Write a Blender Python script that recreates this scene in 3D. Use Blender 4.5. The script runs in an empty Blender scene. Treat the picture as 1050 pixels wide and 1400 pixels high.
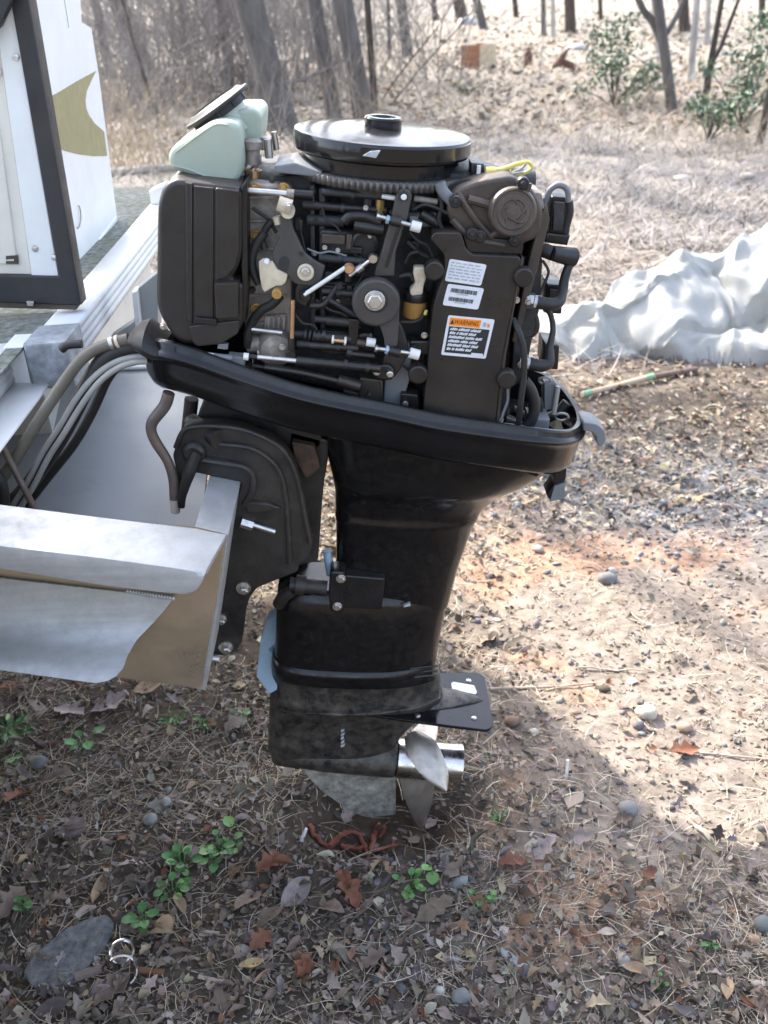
import bpy, bmesh, math, random
import numpy as np
from mathutils import Vector, Matrix, noise as mnoise

random.seed(7)
RNG = np.random.default_rng(7)
R = math.radians
sc = bpy.context.scene
COL = sc.collection

# ------------------------------------------------------------------ camera
F_PX, CX, CY = 1350.0, 525.0, 700.0          # focal length and centre in photograph pixels (1050 x 1400)
CAM = Vector((0.0, 0.0, 1.60))
PITCH, ROLL = R(29.0), R(2.5)
fwd = Vector((0, math.cos(PITCH), -math.sin(PITCH)))
up0 = Vector((0, math.sin(PITCH), math.cos(PITCH)))
rt0 = Vector((1, 0, 0))
cup = up0 * math.cos(ROLL) + rt0 * math.sin(ROLL)
crt = rt0 * math.cos(ROLL) - up0 * math.sin(ROLL)
cd = bpy.data.cameras.new('camera')
cam = bpy.data.objects.new('camera', cd)
COL.objects.link(cam)
cd.sensor_fit = 'VERTICAL'
cd.sensor_height = 36.0
cd.sensor_width = 27.0
cd.lens = F_PX / 1400.0 * 36.0
cd.clip_start, cd.clip_end = 0.05, 600.0
cd.dof.use_dof = True
cd.dof.focus_distance = 1.62
cd.dof.aperture_fstop = 6.0
cam.matrix_world = Matrix(((crt.x, cup.x, -fwd.x, CAM.x), (crt.y, cup.y, -fwd.y, CAM.y),
                           (crt.z, cup.z, -fwd.z, CAM.z), (0, 0, 0, 1)))
sc.camera = cam

# ------------------------------------------------------------------ world, sun, exposure
SUN_EL, SUN_AZ = R(42.0), R(-38.0)           # azimuth from +Y (ahead) towards +X (right): the sun stands behind the boat, left
sun_dir = Vector((math.sin(SUN_AZ) * math.cos(SUN_EL), math.cos(SUN_AZ) * math.cos(SUN_EL), math.sin(SUN_EL)))
w = bpy.data.worlds.new("World"); sc.world = w; w.use_nodes = True
nt = w.node_tree; nt.nodes.clear()
sky = nt.nodes.new('ShaderNodeTexSky'); sky.sky_type = 'NISHITA'; sky.sun_disc = False
sky.sun_elevation = SUN_EL; sky.sun_rotation = SUN_AZ
sky.air_density = .85; sky.dust_density = 3.0; sky.ozone_density = 1.0
bg = nt.nodes.new('ShaderNodeBackground'); bg.inputs['Strength'].default_value = 0.15
wo = nt.nodes.new('ShaderNodeOutputWorld')
hs = nt.nodes.new('ShaderNodeHueSaturation'); hs.inputs['Saturation'].default_value = 0.72   # a thin white winter haze
nt.links.new(sky.outputs[0], hs.inputs['Color']); nt.links.new(hs.outputs[0], bg.inputs[0]); nt.links.new(bg.outputs[0], wo.inputs[0])
sl = bpy.data.lights.new('sun', 'SUN'); sl.energy = 2.0; sl.angle = R(0.4); sl.color = (1.0, 0.955, 0.875)
so = bpy.data.objects.new('sun', sl); COL.objects.link(so)
so.rotation_euler = (-sun_dir).to_track_quat('-Z', 'Y').to_euler()
sc.view_settings.view_transform = 'Standard'; sc.view_settings.look = 'None'
sc.view_settings.exposure = 2.5; sc.view_settings.gamma = 1.0
sc.view_settings.use_curve_mapping = False
sc.cycles.use_denoising = True
sc.cycles.max_bounces = 6; sc.cycles.diffuse_bounces = 4; sc.cycles.glossy_bounces = 4
sc.cycles.transparent_max_bounces = 6; sc.cycles.caustics_reflective = False; sc.cycles.caustics_refractive = False
sc.cycles.sample_clamp_indirect = 6.0

# ------------------------------------------------------------------ camera matching: where a photograph pixel meets a plane
def ray(px, py): return fwd * F_PX + crt * (px - CX) + cup * (CY - py)
def P(px, py, y):
    d = ray(px, py); return CAM + d * (y / d.y)
def PX(px, py, x):
    d = ray(px, py); return CAM + d * (x / d.x)
def PZ(px, py, z=0.0):
    d = ray(px, py); return CAM + d * ((z - CAM.z) / d.z)
def proj(p):
    q = Vector(p) - CAM; z = q.dot(fwd); return CX + F_PX * q.dot(crt) / z, CY - F_PX * q.dot(cup) / z
def PN(px, py, p0, n):
    d = ray(px, py); return CAM + d * ((p0 - CAM).dot(n) / d.dot(n))
def S(px, py, y):                            # metres per photograph pixel there
    d = ray(px, py); return (y / d.y)

# ------------------------------------------------------------------ objects
def props(o, label=None, cat=None, group=None, kind=None):
    if label: o['label'] = label
    if cat: o['category'] = cat
    if group: o['group'] = group
    if kind: o['kind'] = kind
    return o
def thing(name, loc, label, cat, group=None):
    o = bpy.data.objects.new(name, None); COL.objects.link(o); o.location = loc
    o.empty_display_size = 0.05
    return props(o, label, cat, group)
def root_loc(o):
    v = Vector((0, 0, 0))
    while o is not None:
        v += o.location; o = o.parent
    return v
def mesh_from(name, V, F, sharp=38, smooth=True):
    me = bpy.data.meshes.new(name)
    me.from_pydata([tuple(v) for v in V], [], F)
    me.validate(); me.update()
    if smooth:
        me.polygons.foreach_set('use_smooth', [True] * len(me.polygons))
        if sharp: me.set_sharp_from_angle(angle=R(sharp))
        fl = getattr(F, 'flat', ())
        for i, p in enumerate(me.polygons):
            if len(p.vertices) > 8 or i in fl: p.use_smooth = False
    return me
def obj(name, geo, m, parent=None, sharp=38, smooth=True, label=None, origin=None):
    V, F = geo
    base = root_loc(parent) if parent is not None else Vector((0, 0, 0))
    loc = Vector((0, 0, 0))
    if parent is None and origin is not None: loc = Vector(origin)
    off = base + loc
    me = mesh_from(name, [Vector(v) - off for v in V], F, sharp, smooth)
    if m is not None: me.materials.append(m)
    o = bpy.data.objects.new(name, me); COL.objects.link(o)
    o.location = loc
    if parent is not None: o.parent = parent
    if label: o['label'] = label
    return o
def dup(o, parent=None):
    c = o.copy(); COL.objects.link(c)
    if parent is not None: c.parent = parent
    for ch in list(o.children): dup(ch, c)
    return c

class Faces(list):
    flat = ()
def join(*gs):
    V, F = [], Faces(); F.flat = set()
    for v, f in gs:
        n = len(V); F.flat |= {i + len(F) for i in getattr(f, 'flat', ())}; V += list(v); F += [tuple(i + n for i in q) for q in f]
    return V, F

# ------------------------------------------------------------------ shapes (world coordinates)
def rnd(pts, r, n=4):
    """round the corners of a 2-D polygon (r: one radius or one per corner)"""
    out = []; k = len(pts)
    for i in range(k):
        p = np.array(pts[i], float); a = np.array(pts[i - 1], float); b = np.array(pts[(i + 1) % k], float)
        rr = r[i] if isinstance(r, (list, tuple)) else r
        da, db = a - p, b - p; la, lb = np.linalg.norm(da), np.linalg.norm(db)
        d = min(rr, la * .48, lb * .48)
        if d < 1e-6: out.append(tuple(p)); continue
        s, e = p + da / la * d, p + db / lb * d
        for j in range(n + 1):
            t = j / n
            out.append(tuple((1 - t) ** 2 * s + 2 * t * (1 - t) * p + t * t * e))
    return out
def smooth_closed(pts, n=4):
    k = len(pts); out = []
    P_ = [np.array(p, float) for p in pts]
    for i in range(k):
        a, b, c, d = P_[i - 1], P_[i], P_[(i + 1) % k], P_[(i + 2) % k]
        for j in range(n):
            t = j / n
            out.append(tuple(.5 * ((2 * b) + (-a + c) * t + (2 * a - 5 * b + 4 * c - d) * t * t + (-a + 3 * b - 3 * c + d) * t ** 3)))
    return out
def crom(pts, n=6):
    P_ = [np.array(p, float) for p in pts]
    P_ = [2 * P_[0] - P_[1]] + P_ + [2 * P_[-1] - P_[-2]]
    out = []
    for i in range(1, len(P_) - 2):
        a, b, c, d = P_[i - 1], P_[i], P_[i + 1], P_[i + 2]
        for j in range(n):
            t = j / n
            out.append(.5 * ((2 * b) + (-a + c) * t + (2 * a - 5 * b + 4 * c - d) * t * t + (-a + 3 * b - 3 * c + d) * t ** 3))
    out.append(P_[-2])
    return [Vector(p) for p in out]
def prism3(front, dvec, bev=0.0, seg=2, backbev=True):
    """polygon of 3-D points pushed along dvec, front edge (and back edge) rounded"""
    front = [Vector(p) for p in front]
    D = dvec.length; d = dvec.normalized(); k = len(front)
    n = Vector((0, 0, 0)); c = sum(front, Vector()) / k
    for i in range(k): n += (front[i] - c).cross(front[(i + 1) % k] - c)
    if n.dot(d) > 0: front.reverse()
    n = d
    ins = []
    for i in range(k):
        e0 = (front[i] - front[i - 1]); e1 = (front[(i + 1) % k] - front[i])
        e0 = e0 - n * e0.dot(n); e1 = e1 - n * e1.dot(n)
        e0 = e0.normalized() if e0.length > 1e-9 else e1.normalized()
        e1 = e1.normalized() if e1.length > 1e-9 else e0
        n0, n1 = n.cross(e0), n.cross(e1)
        m = (n0 + n1)
        if m.length < 1e-6: m = n0
        m.normalize()
        m = m / max(.45, m.dot(n0))
        ins.append(m)
    # decide inward sign
    area = sum(((front[i] - c).cross(front[(i + 1) % k] - c)).dot(-d) for i in range(k))
    sgn = -1.0 if area > 0 else 1.0
    rings = []
    b = min(bev, D * .45)
    for _ in range(14):                       # an inset that would fold over itself is made smaller
        if b <= 0 or all(((front[(i + 1) % k] + ins[(i + 1) % k] * sgn * b) - (front[i] + ins[i] * sgn * b)).dot(front[(i + 1) % k] - front[i]) >= 0 for i in range(k)): break
        b *= .75
    if b > 0:
        for j in range(seg + 1):
            a = j * math.pi / 2 / seg
            rings.append((b * (1 - math.sin(a)), b * (1 - math.cos(a))))
        if backbev:
            for j in range(seg, -1, -1):
                a = j * math.pi / 2 / seg
                rings.append((b * (1 - math.sin(a)), D - b * (1 - math.cos(a))))
        else: rings.append((0, D))
    else: rings = [(0, 0), (0, D)]
    V = []; F = []
    for (i_, dp) in rings:
        for q in range(k): V.append(front[q] + ins[q] * (i_ * sgn) + d * dp)
    for r_ in range(len(rings) - 1):
        for q in range(k):
            a, b_ = r_ * k + q, r_ * k + (q + 1) % k
            F.append((a, b_, b_ + k, a + k))
    F.append(tuple(range(k - 1, -1, -1)))
    o = (len(rings) - 1) * k
    F.append(tuple(range(o, o + k)))
    F = Faces(F); F.flat = {len(F) - 1, len(F) - 2}
    return V, F
def plate(px, y0, y1, bev=.003, seg=2, r=0, rn=3):
    """outline traced on the near face (at depth y0), pushed straight away from us to y1"""
    if r: px = rnd(px, r, rn)
    return prism3([P(a, b, y0) for a, b in px], Vector((0, y1 - y0, 0)), bev, seg)
def frame_of(d):
    d = d.normalized(); a = Vector((0, 0, 1)) if abs(d.z) < .9 else Vector((1, 0, 0))
    u = d.cross(a).normalized(); return u, d.cross(u).normalized()
def tube(path, r, n=10, cap=True):
    path = [Vector(p) for p in path]; k = len(path)
    rs = r if isinstance(r, (list, tuple)) else [r] * k
    if len(rs) != k: rs = list(np.interp(np.linspace(0, 1, k), np.linspace(0, 1, len(rs)), rs))
    V = []; F = []; u = None
    for i in range(k):
        d = (path[min(i + 1, k - 1)] - path[max(i - 1, 0)])
        if d.length < 1e-9: d = Vector((0, 0, 1))
        d.normalize()
        if u is None: u, v = frame_of(d)
        else:
            u = (u - d * u.dot(d))
            u = u.normalized() if u.length > 1e-6 else frame_of(d)[0]
            v = d.cross(u)
        for j in range(n):
            a = 2 * math.pi * j / n
            V.append(path[i] + (u * math.cos(a) + v * math.sin(a)) * rs[i])
    for i in range(k - 1):
        for j in range(n):
            a, b = i * n + j, i * n + (j + 1) % n
            F.append((a, a + n, b + n, b))
    if cap:
        F.append(tuple(range(n))); F.append(tuple(range(k * n - 1, (k - 1) * n - 1, -1)))
    return V, F
def ptube(px, y, r_px, n=10, k=6):
    """tube along traced pixels; y one depth or one per point; r_px in pixels there"""
    ys = y if isinstance(y, (list, tuple)) else [y] * len(px)
    pts = [P(a, b, c) for (a, b), c in zip(px, ys)]
    s = S(px[0][0], px[0][1], ys[0])
    if len(pts) > 2: pts = crom(pts, k)
    rr = [q * s for q in r_px] if isinstance(r_px, (list, tuple)) else r_px * s
    return tube(pts, rr, n)
def lathe(prof, o, a, n=32, u=None):
    """prof: (radius, height along axis)"""
    o = Vector(o); a = Vector(a).normalized()
    if u is None: u, v = frame_of(a)
    else:
        u = (Vector(u) - a * Vector(u).dot(a)).normalized(); v = a.cross(u)
    V = []; F = []; k = len(prof)
    for (r, h) in prof:
        for j in range(n):
            t = 2 * math.pi * j / n
            V.append(o + a * h + (u * math.cos(t) + v * math.sin(t)) * max(r, 1e-5))
    for i in range(k - 1):
        for j in range(n):
            p, q = i * n + j, i * n + (j + 1) % n
            F.append((p, q, q + n, p + n))
    F.append(tuple(range(n - 1, -1, -1))); F.append(tuple(range((k - 1) * n, k * n)))
    return V, F
def loft(rings, cap=True):
    n = len(rings[0]); V = []; F = []
    for r in rings: V += [Vector(p) for p in r]
    for i in range(len(rings) - 1):
        for j in range(n):
            a, b = i * n + j, i * n + (j + 1) % n
            F.append((a, b, b + n, a + n))
    if cap: F.append(tuple(range(n - 1, -1, -1))); F.append(tuple(range((len(rings) - 1) * n, len(rings) * n)))
    return V, F
def abox(lo, hi, bev=.002):
    lo, hi = Vector(lo), Vector(hi)
    f = [Vector((lo.x, lo.y, lo.z)), Vector((hi.x, lo.y, lo.z)), Vector((hi.x, lo.y, hi.z)), Vector((lo.x, lo.y, hi.z))]
    return prism3(f, Vector((0, hi.y - lo.y, 0)), bev, 2)
def bolt(px, py, y, r_px, h=.006, hexa=True, d=None):
    """bolt head on a washer, facing us"""
    s = S(px, py, y) * r_px; o = P(px, py, y); a = d or Vector((0, -1, 0))
    g = lathe([(s * 1.35, 0), (s * 1.35, .0015), (s * 1.28, .002)], o, a, 16)
    n = 6 if hexa else 14
    g2 = lathe([(s, .0015), (s, h * .85), (s * .86, h)], o, a, n)
    return join(g, g2)
def disc(px, py, y, r_px, h, n=28, bev=.2, d=None):
    s = S(px, py, y) * r_px; o = P(px, py, y); a = d or Vector((0, -1, 0))
    b = min(h * .5, s * bev)
    return lathe([(s, -.001), (s, h - b), (s - b * .3, h - b * .3), (s - b, h)], o, a, n)

# ------------------------------------------------------------------ materials
def nd(t, kind, **kw):
    n = t.nodes.new(kind)
    for k, v in kw.items():
        if k in n.inputs: n.inputs[k].default_value = v
        else: setattr(n, k, v)
    return n
def M(name, col, rough=.5, metal=0.0, var=.18, vs=14, rv=.12, bump=.12, bs=90, spec=.5, coat=0.0,
      dust=None, dusta=.5, dscale=9, grain=None, attr=None, rnd_obj=0.0, sub=0.0, trans=0.0, dirt=None, dirta=.5, dirts=18):
    m = bpy.data.materials.new(name); m.use_nodes = True
    t = m.node_tree; L = t.links.new
    b = t.nodes['Principled BSDF']
    tc = nd(t, 'ShaderNodeTexCoord')
    src = tc.outputs['Object']
    if grain:
        mp = nd(t, 'ShaderNodeMapping'); mp.inputs['Scale'].default_value = grain; L(src, mp.inputs[0]); src = mp.outputs[0]
    n1 = nd(t, 'ShaderNodeTexNoise', Scale=vs, Detail=7.0, Roughness=.62); L(src, n1.inputs['Vector'])
    mr = nd(t, 'ShaderNodeMapRange'); mr.inputs[1].default_value = .3; mr.inputs[2].default_value = .7
    mr.inputs[3].default_value = 1 - var; mr.inputs[4].default_value = 1 + var; L(n1.outputs[0], mr.inputs[0])
    mul = nd(t, 'ShaderNodeVectorMath', operation='SCALE'); L(mr.outputs[0], mul.inputs['Scale'])
    if attr:
        at = nd(t, 'ShaderNodeAttribute', attribute_name=attr); L(at.outputs['Color'], mul.inputs[0])
    else: mul.inputs[0].default_value = col[:3]
    c = mul.outputs[0]
    if rnd_obj:
        oi = nd(t, 'ShaderNodeObjectInfo'); m2 = nd(t, 'ShaderNodeMapRange'); m2.inputs[3].default_value = 1 - rnd_obj; m2.inputs[4].default_value = 1 + rnd_obj
        L(oi.outputs['Random'], m2.inputs[0]); mm = nd(t, 'ShaderNodeVectorMath', operation='SCALE'); L(c, mm.inputs[0]); L(m2.outputs[0], mm.inputs['Scale']); c = mm.outputs[0]
    rsock = None
    nr = nd(t, 'ShaderNodeTexNoise', Scale=vs * 2.3, Detail=5.0); L(src, nr.inputs['Vector'])
    rr = nd(t, 'ShaderNodeMapRange'); rr.inputs[1].default_value = .3; rr.inputs[2].default_value = .7
    rr.inputs[3].default_value = max(.03, rough - rv); rr.inputs[4].default_value = min(1, rough + rv); L(nr.outputs[0], rr.inputs[0]); rsock = rr.outputs[0]
    def layer(colr, amount, scale, upmask):
        nonlocal c, rsock
        nn = nd(t, 'ShaderNodeTexNoise', Scale=scale, Detail=8.0, Roughness=.7); L(tc.outputs['Object'], nn.inputs['Vector'])
        ra = nd(t, 'ShaderNodeMapRange'); ra.inputs[1].default_value = .42; ra.inputs[2].default_value = .72; ra.inputs[4].default_value = amount
        L(nn.outputs[0], ra.inputs[0]); f = ra.outputs[0]
        if upmask:
            g = nd(t, 'ShaderNodeNewGeometry'); sx = nd(t, 'ShaderNodeSeparateXYZ'); L(g.outputs['Normal'], sx.inputs[0])
            ru = nd(t, 'ShaderNodeMapRange'); ru.inputs[1].default_value = -.1; ru.inputs[2].default_value = .9; ru.inputs[3].default_value = .25; L(sx.outputs[2], ru.inputs[0])
            mu = nd(t, 'ShaderNodeMath', operation='MULTIPLY'); L(f, mu.inputs[0]); L(ru.outputs[0], mu.inputs[1]); f = mu.outputs[0]
        mx = nd(t, 'ShaderNodeMix', data_type='RGBA'); L(f, mx.inputs[0]); L(c, mx.inputs[6]); mx.inputs[7].default_value = (*colr, 1); c = mx.outputs[2]
        mq = nd(t, 'ShaderNodeMix'); L(f, mq.inputs[0]); L(rsock, mq.inputs[2]); mq.inputs[3].default_value = .9; rsock = mq.outputs[0]
    if dust: layer(dust, dusta, dscale, True)
    if dirt: layer(dirt, dirta, dirts, False)
    L(c, b.inputs['Base Color']); L(rsock, b.inputs['Roughness'])
    b.inputs['Metallic'].default_value = metal
    b.inputs['Specular IOR Level'].default_value = spec
    if coat: b.inputs['Coat Weight'].default_value = coat; b.inputs['Coat Roughness'].default_value = .12
    if sub: b.inputs['Subsurface Weight'].default_value = sub; b.inputs['Subsurface Radius'].default_value = (.02, .02, .015); b.inputs['Subsurface Scale'].default_value = .5
    if trans: b.inputs['Transmission Weight'].default_value = trans
    if bump:
        nb = nd(t, 'ShaderNodeTexNoise', Scale=bs, Detail=6.0, Roughness=.6); L(src, nb.inputs['Vector'])
        bp = nd(t, 'ShaderNodeBump'); bp.inputs['Strength'].default_value = bump; bp.inputs['Distance'].default_value = .004
        L(nb.outputs[0], bp.inputs['Height']); L(bp.outputs[0], b.inputs['Normal'])
    return m

TAN = (.20, .15, .105)
m_gloss = M('black_paint_glossy', (.006, .006, .0068), .20, var=.3, rv=.08, bump=.03, bs=40, dust=TAN, dusta=.10, spec=.42)
m_fly = M('black_flywheel_enamel', (.012, .012, .013), .14, var=.25, rv=.05, bump=.015, bs=20, dust=TAN, dusta=.05, coat=.25, spec=.4)
m_black = M('black_plastic', (.009, .009, .0095), .32, var=.25, bump=.08, bs=160, dust=TAN, dusta=.18)
m_matte = M('black_plastic_matte', (.019, .0165, .0145), .40, var=.25, bump=.10, bs=220, dust=TAN, dusta=.28, dscale=6)
m_cover = M('dark_brown_black_cover', (.017, .015, .0135), .36, var=.22, bump=.08, bs=260, dust=TAN, dusta=.28, dscale=12)
m_rub = M('black_rubber', (.014, .014, .014), .55, var=.2, bump=.08, bs=120, dust=TAN, dusta=.25)
m_leg = M('black_leg_paint', (.005, .0052, .006), .17, var=.3, rv=.09, bump=.03, bs=30, dust=TAN, dusta=.04, dirt=(.13, .10, .075), dirta=.10, dirts=70, spec=.45)
m_gear = M('scuffed_gearcase_paint', (.011, .011, .012), .34, var=.25, rv=.15, bump=.2, bs=60, dirt=(.19, .155, .115), dirta=.40, dirts=44, coat=.1, dust=(.26, .215, .16), dusta=.85, dscale=30)
m_scuff = M('worn_skeg_metal', (.31, .29, .24), .62, metal=.1, var=.5, vs=60, bump=.5, bs=90, dirt=(.03, .03, .028), dirta=.65, dirts=45)
m_bracket = M('dusty_black_casting', (.012, .0117, .0115), .42, var=.3, bump=.22, bs=120, dust=(.16, .13, .10), dusta=.35, dscale=7, dirt=(.11, .085, .06), dirta=.35, dirts=11)
m_steel = M('zinc_plated_steel', (.62, .60, .57), .32, metal=1, var=.15, bump=.08, bs=200, dirt=(.12, .08, .05), dirta=.35, dirts=60)
m_chrome = M('stainless_steel_polished', (.74, .71, .67), .16, metal=1, var=.12, rv=.09, bump=.03, bs=30, dirt=(.25, .19, .13), dirta=.30, dirts=22)
m_blade = M('stainless_blade', (.50, .45, .385), .36, metal=.8, var=.2, rv=.12, bump=.05, bs=40, dirt=(.20, .15, .10), dirta=.5, dirts=18)
m_cast = M('grey_cast_aluminium', (.34, .30, .26), .52, metal=.45, var=.3, vs=30, bump=.35, bs=150, dirt=(.05, .04, .03), dirta=.6, dirts=28)
m_castd = M('dark_cast_aluminium', (.05, .05, .052), .5, metal=.4, var=.3, vs=30, bump=.3, bs=150, dirt=(.02, .018, .015), dirta=.6, dirts=28)
m_cream = M('cream_nylon', (.62, .53, .38), .5, var=.15, bump=.06, dirt=(.20, .13, .07), dirta=.45, dirts=60)
m_white = M('white_nylon', (.78, .77, .73), .45, var=.08, bump=.04, dirt=(.3, .25, .2), dirta=.25, dirts=60)
m_brass = M('brass_bolt', (.52, .33, .12), .4, metal=.8, var=.2, bump=.1, dirt=(.14, .07, .03), dirta=.4, dirts=70)
m_copper = M('copper_rod', (.62, .37, .20), .35, metal=.8, var=.15, bump=.05)
m_amber = M('amber_plastic_cup', (.36, .19, .055), .3, var=.2, bump=.03, sub=.2)
m_tank = M('translucent_tank_plastic', (.42, .475, .385), .42, var=.12, vs=9, bump=.05, bs=40, sub=.35, dirt=(.28, .28, .20), dirta=.5, dirts=18)
m_lever = M('grey_black_lever', (.055, .051, .047), .42, var=.2, bump=.06, bs=200, dust=TAN, dusta=.3)
m_teeth = M('dark_steel_teeth', (.12, .108, .095), .45, metal=.5, var=.3, bump=.2)
m_pump = M('brown_black_pump_plastic', (.055, .042, .033), .46, var=.3, bump=.2, bs=140, dust=(.24, .17, .11), dusta=.5, dscale=14)
m_grey = M('grey_plastic', (.17, .18, .19), .45, var=.15, bump=.05, dust=TAN, dusta=.3)
m_blue = M('blue_sealant', (.30, .42, .50), .4, var=.1)
m_yellow = M('yellow_wire_sleeve', (.66, .56, .12), .45, var=.15, bump=.05)
m_alu = M('brushed_aluminium', (.46, .465, .455), .48, metal=.45, var=.12, vs=10, rv=.12, bump=.10, bs=60, grain=(.6, 1, 6), dirt=(.27, .245, .20), dirta=.35, dirts=40)
m_alud = M('weathered_aluminium_sheet', (.38, .39, .385), .46, metal=.15, var=.2, vs=5, rv=.1, bump=.12, bs=40, dirt=(.27, .25, .22), dirta=.45, dirts=5)
m_refl_alu = M('aluminium_with_ground_reflection', (.64, .54, .40), .30, metal=.85, var=.10, vs=5, rv=.08, bump=.06, bs=50, grain=(1, 1, 2), dirt=(.30, .20, .10), dirta=.35, dirts=5)  # bare aluminium with the ground's warm reflection put into its gold base colour
m_wpaint = M('white_painted_aluminium', (.80, .80, .78), .40, var=.04, vs=6, rv=.06, bump=.03, bs=60, dirt=(.45, .42, .36), dirta=.18, dirts=9)
m_panel = M('cream_gate_panel', (.72, .68, .60), .45, var=.05, vs=5, bump=.03, dirt=(.4, .35, .28), dirta=.18, dirts=8)
m_olive = M('olive_graphic_vinyl', (.30, .27, .13), .4, var=.06, bump=.02)
m_frame = M('black_gate_frame', (.022, .022, .026), .42, var=.2, bump=.04, dust=TAN, dusta=.3)
m_carpet = M('mossy_grey_carpet', (.20, .205, .19), .95, var=.7, vs=60, bump=.9, bs=260, dirt=(.10, .13, .05), dirta=.8, dirts=24)
m_block = M('weathered_grey_block', (.36, .38, .40), .6, metal=.25, var=.35, vs=45, bump=.4, bs=90, dirt=(.20, .19, .16), dirta=.6, dirts=24)
m_hoseo = M('olive_brown_hose', (.12, .108, .084), .5, var=.3, bump=.1, dust=TAN, dusta=.4)
m_cable = M('pale_grey_cable', (.33, .32, .295), .45, var=.12, bump=.06, dirt=(.2, .17, .13), dirta=.4, dirts=20)
m_pipe = M('worn_grey_pipe', (.13, .11, .10), .42, metal=.4, var=.35, vs=25, bump=.2, dirt=(.20, .125, .075), dirta=.7, dirts=22)
m_nut = M('pale_pipe_nut', (.60, .52, .42), .5, var=.15, bump=.1)
m_label = M('white_label', (.72, .74, .76), .35, var=.06, vs=60, bump=.03)
m_ink = M('black_label_ink', (.025, .025, .027), .4, var=.1, bump=0)
m_faint = M('faded_grey_print', (.42, .44, .46), .4, var=.15, vs=90, bump=0)
m_orange = M('orange_label_band', (.95, .27, .012), .4, var=.06, bump=0)

# ================================================================== OUTBOARD MOTOR
YM = 1.57                                   # the motor's centre plane
mo = thing('outboard_motor', P(500, 1118, YM), 'black outboard motor with its cowling off and powerhead bare, hanging on the boat transom', 'outboard motor')
TILT = R(6.0)
AX = Vector((math.sin(TILT), 0, math.cos(TILT)))        # the crankshaft leans aft
LX = Vector((math.cos(TILT), 0, -math.sin(TILT)))

# ---- lower cowl pan: a loop round the rim, swept down
def pan():
    near = [(197, 452, 1.50), (203, 462, 1.45), (220, 466, 1.415), (263, 477, 1.405), (347, 507, 1.405), (413, 527, 1.405), (480, 542, 1.405),
            (527, 551, 1.405), (600, 567, 1.405), (680, 579, 1.405), (735, 586, 1.408), (768, 589, 1.425), (787, 586, 1.455), (796, 576, 1.495),
            (794, 560, 1.535), (784, 543, 1.575), (768, 524, 1.625), (745, 509, 1.675)]
    loop = [P(*a) for a in near]
    last = loop[-1]
    z = lambda x: 1.045 - .17 * x
    for x, y in ((.22, 1.715), (.12, 1.735), (0, 1.74), (-.12, 1.735), (-.22, 1.72), (-.29, 1.68), (-.335, 1.62), (-.352, 1.56)):
        loop.append(Vector((x, y, last.z + (last.x - x) * .22)))
    loop = [Vector(p) for p in smooth_closed([tuple(p) for p in loop], 4)]
    k = len(loop)
    nrm = []
    for i in range(k):
        d = loop[(i + 1) % k] - loop[i - 1]; d.z = 0; d.normalize()
        nrm.append(Vector((d.y, -d.x, 0)))
    def ring(out, dn):
        return [loop[i] + nrm[i] * out - AX * dn for i in range(k)]
    spec = [(-.016, .070), (-.013, .030), (-.010, .004), (-.009, .0008), (-.006, 0), (-.0015, .0012), (0, .004), (.001, .012), (.0025, .0145),
            (.0065, .0165), (.0085, .0195), (.0085, .0225), (.006, .0255), (.0035, .028), (.002, .034), (0, .05), (-.003, .066), (-.008, .0765), (-.016, .0835), (-.026, .087), (-.05, .089)]
    rings = [ring(a, b) for a, b in spec]
    V, F = loft(rings, cap=False)
    n = len(rings)
    F.append(tuple(range(k)))                                  # floor of the pan
    F.append(tuple(range((n - 1) * k, n * k))[::-1])
    return V, F
o_pan = obj('lower_cowl', pan(), m_gloss, mo, 50)
# front grommet hump where the rigging enters
def gring(px, py, ry, rz): return [P(px, py + rz * math.sin(a), 1.46) + Vector((0, ry * math.cos(a), 0)) for a in np.linspace(0, 2 * math.pi, 21)[:-1]]
obj('rigging_grommet', loft([gring(178, 462, .022, 7), gring(184, 460, .032, 11), gring(192, 459, .045, 17), gring(203, 461, .055, 21), gring(215, 468, .056, 17), gring(230, 474, .05, 12)]), m_rub, mo)
# latches
h1 = obj('cowl_latch', plate([(798, 577), (817, 580), (828, 590), (829, 604), (820, 613), (815, 606), (816, 597), (808, 590), (797, 590)], 1.48, 1.53, .003, r=4), m_grey, mo)
h2 = obj('cowl_latch', plate([(757, 640), (775, 636), (774, 655), (766, 668), (752, 684), (747, 678), (758, 662)], 1.47, 1.51, .0025, r=3), m_black, mo)
obj('latch_pad', plate([(758, 665), (773, 660), (772, 682), (752, 686)], 1.466, 1.472, .001), m_grey, h2)

# ---- midsection leg
def section(py, xl, xr, hw, y=YM, n=48, e=3.6, tail=1.0):
    """one slice through the leg, drawn along the tilted fore-and-aft line; xl, xr are silhouettes in pixels at the left end's height py"""
    s = S((xl + xr) / 2, py, y)
    a = P(xl, py, y); L = (xr - xl) * s
    c = a + LX * L / 2
    pts = []
    for i in range(n):
        t = 2 * math.pi * i / n
        ct, st = math.cos(t), math.sin(t)
        ux = math.copysign(abs(ct) ** (2 / e), ct); uy = math.copysign(abs(st) ** (2 / e), st)
        th = 1.0 - (.35 * tail if ux > 0 else 0) * max(0, ux) ** 2
        pts.append(c + LX * (ux * L / 2) + Vector((0, -uy * hw * th, 0)))
    return pts
leg = [section(560, 440, 770, .125), section(600, 446, 762, .120), section(618, 450, 748, .113), section(632, 453, 730, .105), section(642, 455, 712, .098), section(646, 456, 704, .092), section(660, 458, 682, .079),
       section(676, 458, 665, .066), section(687, 459, 656, .0635), section(690, 458.5, 655, .0655), section(697, 458, 652, .0655), section(701, 459, 649, .062), section(730, 460, 638, .058),
       section(765, 459, 626, .056), section(800, 458, 617, .056), section(815, 458, 613, .056)]
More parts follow.
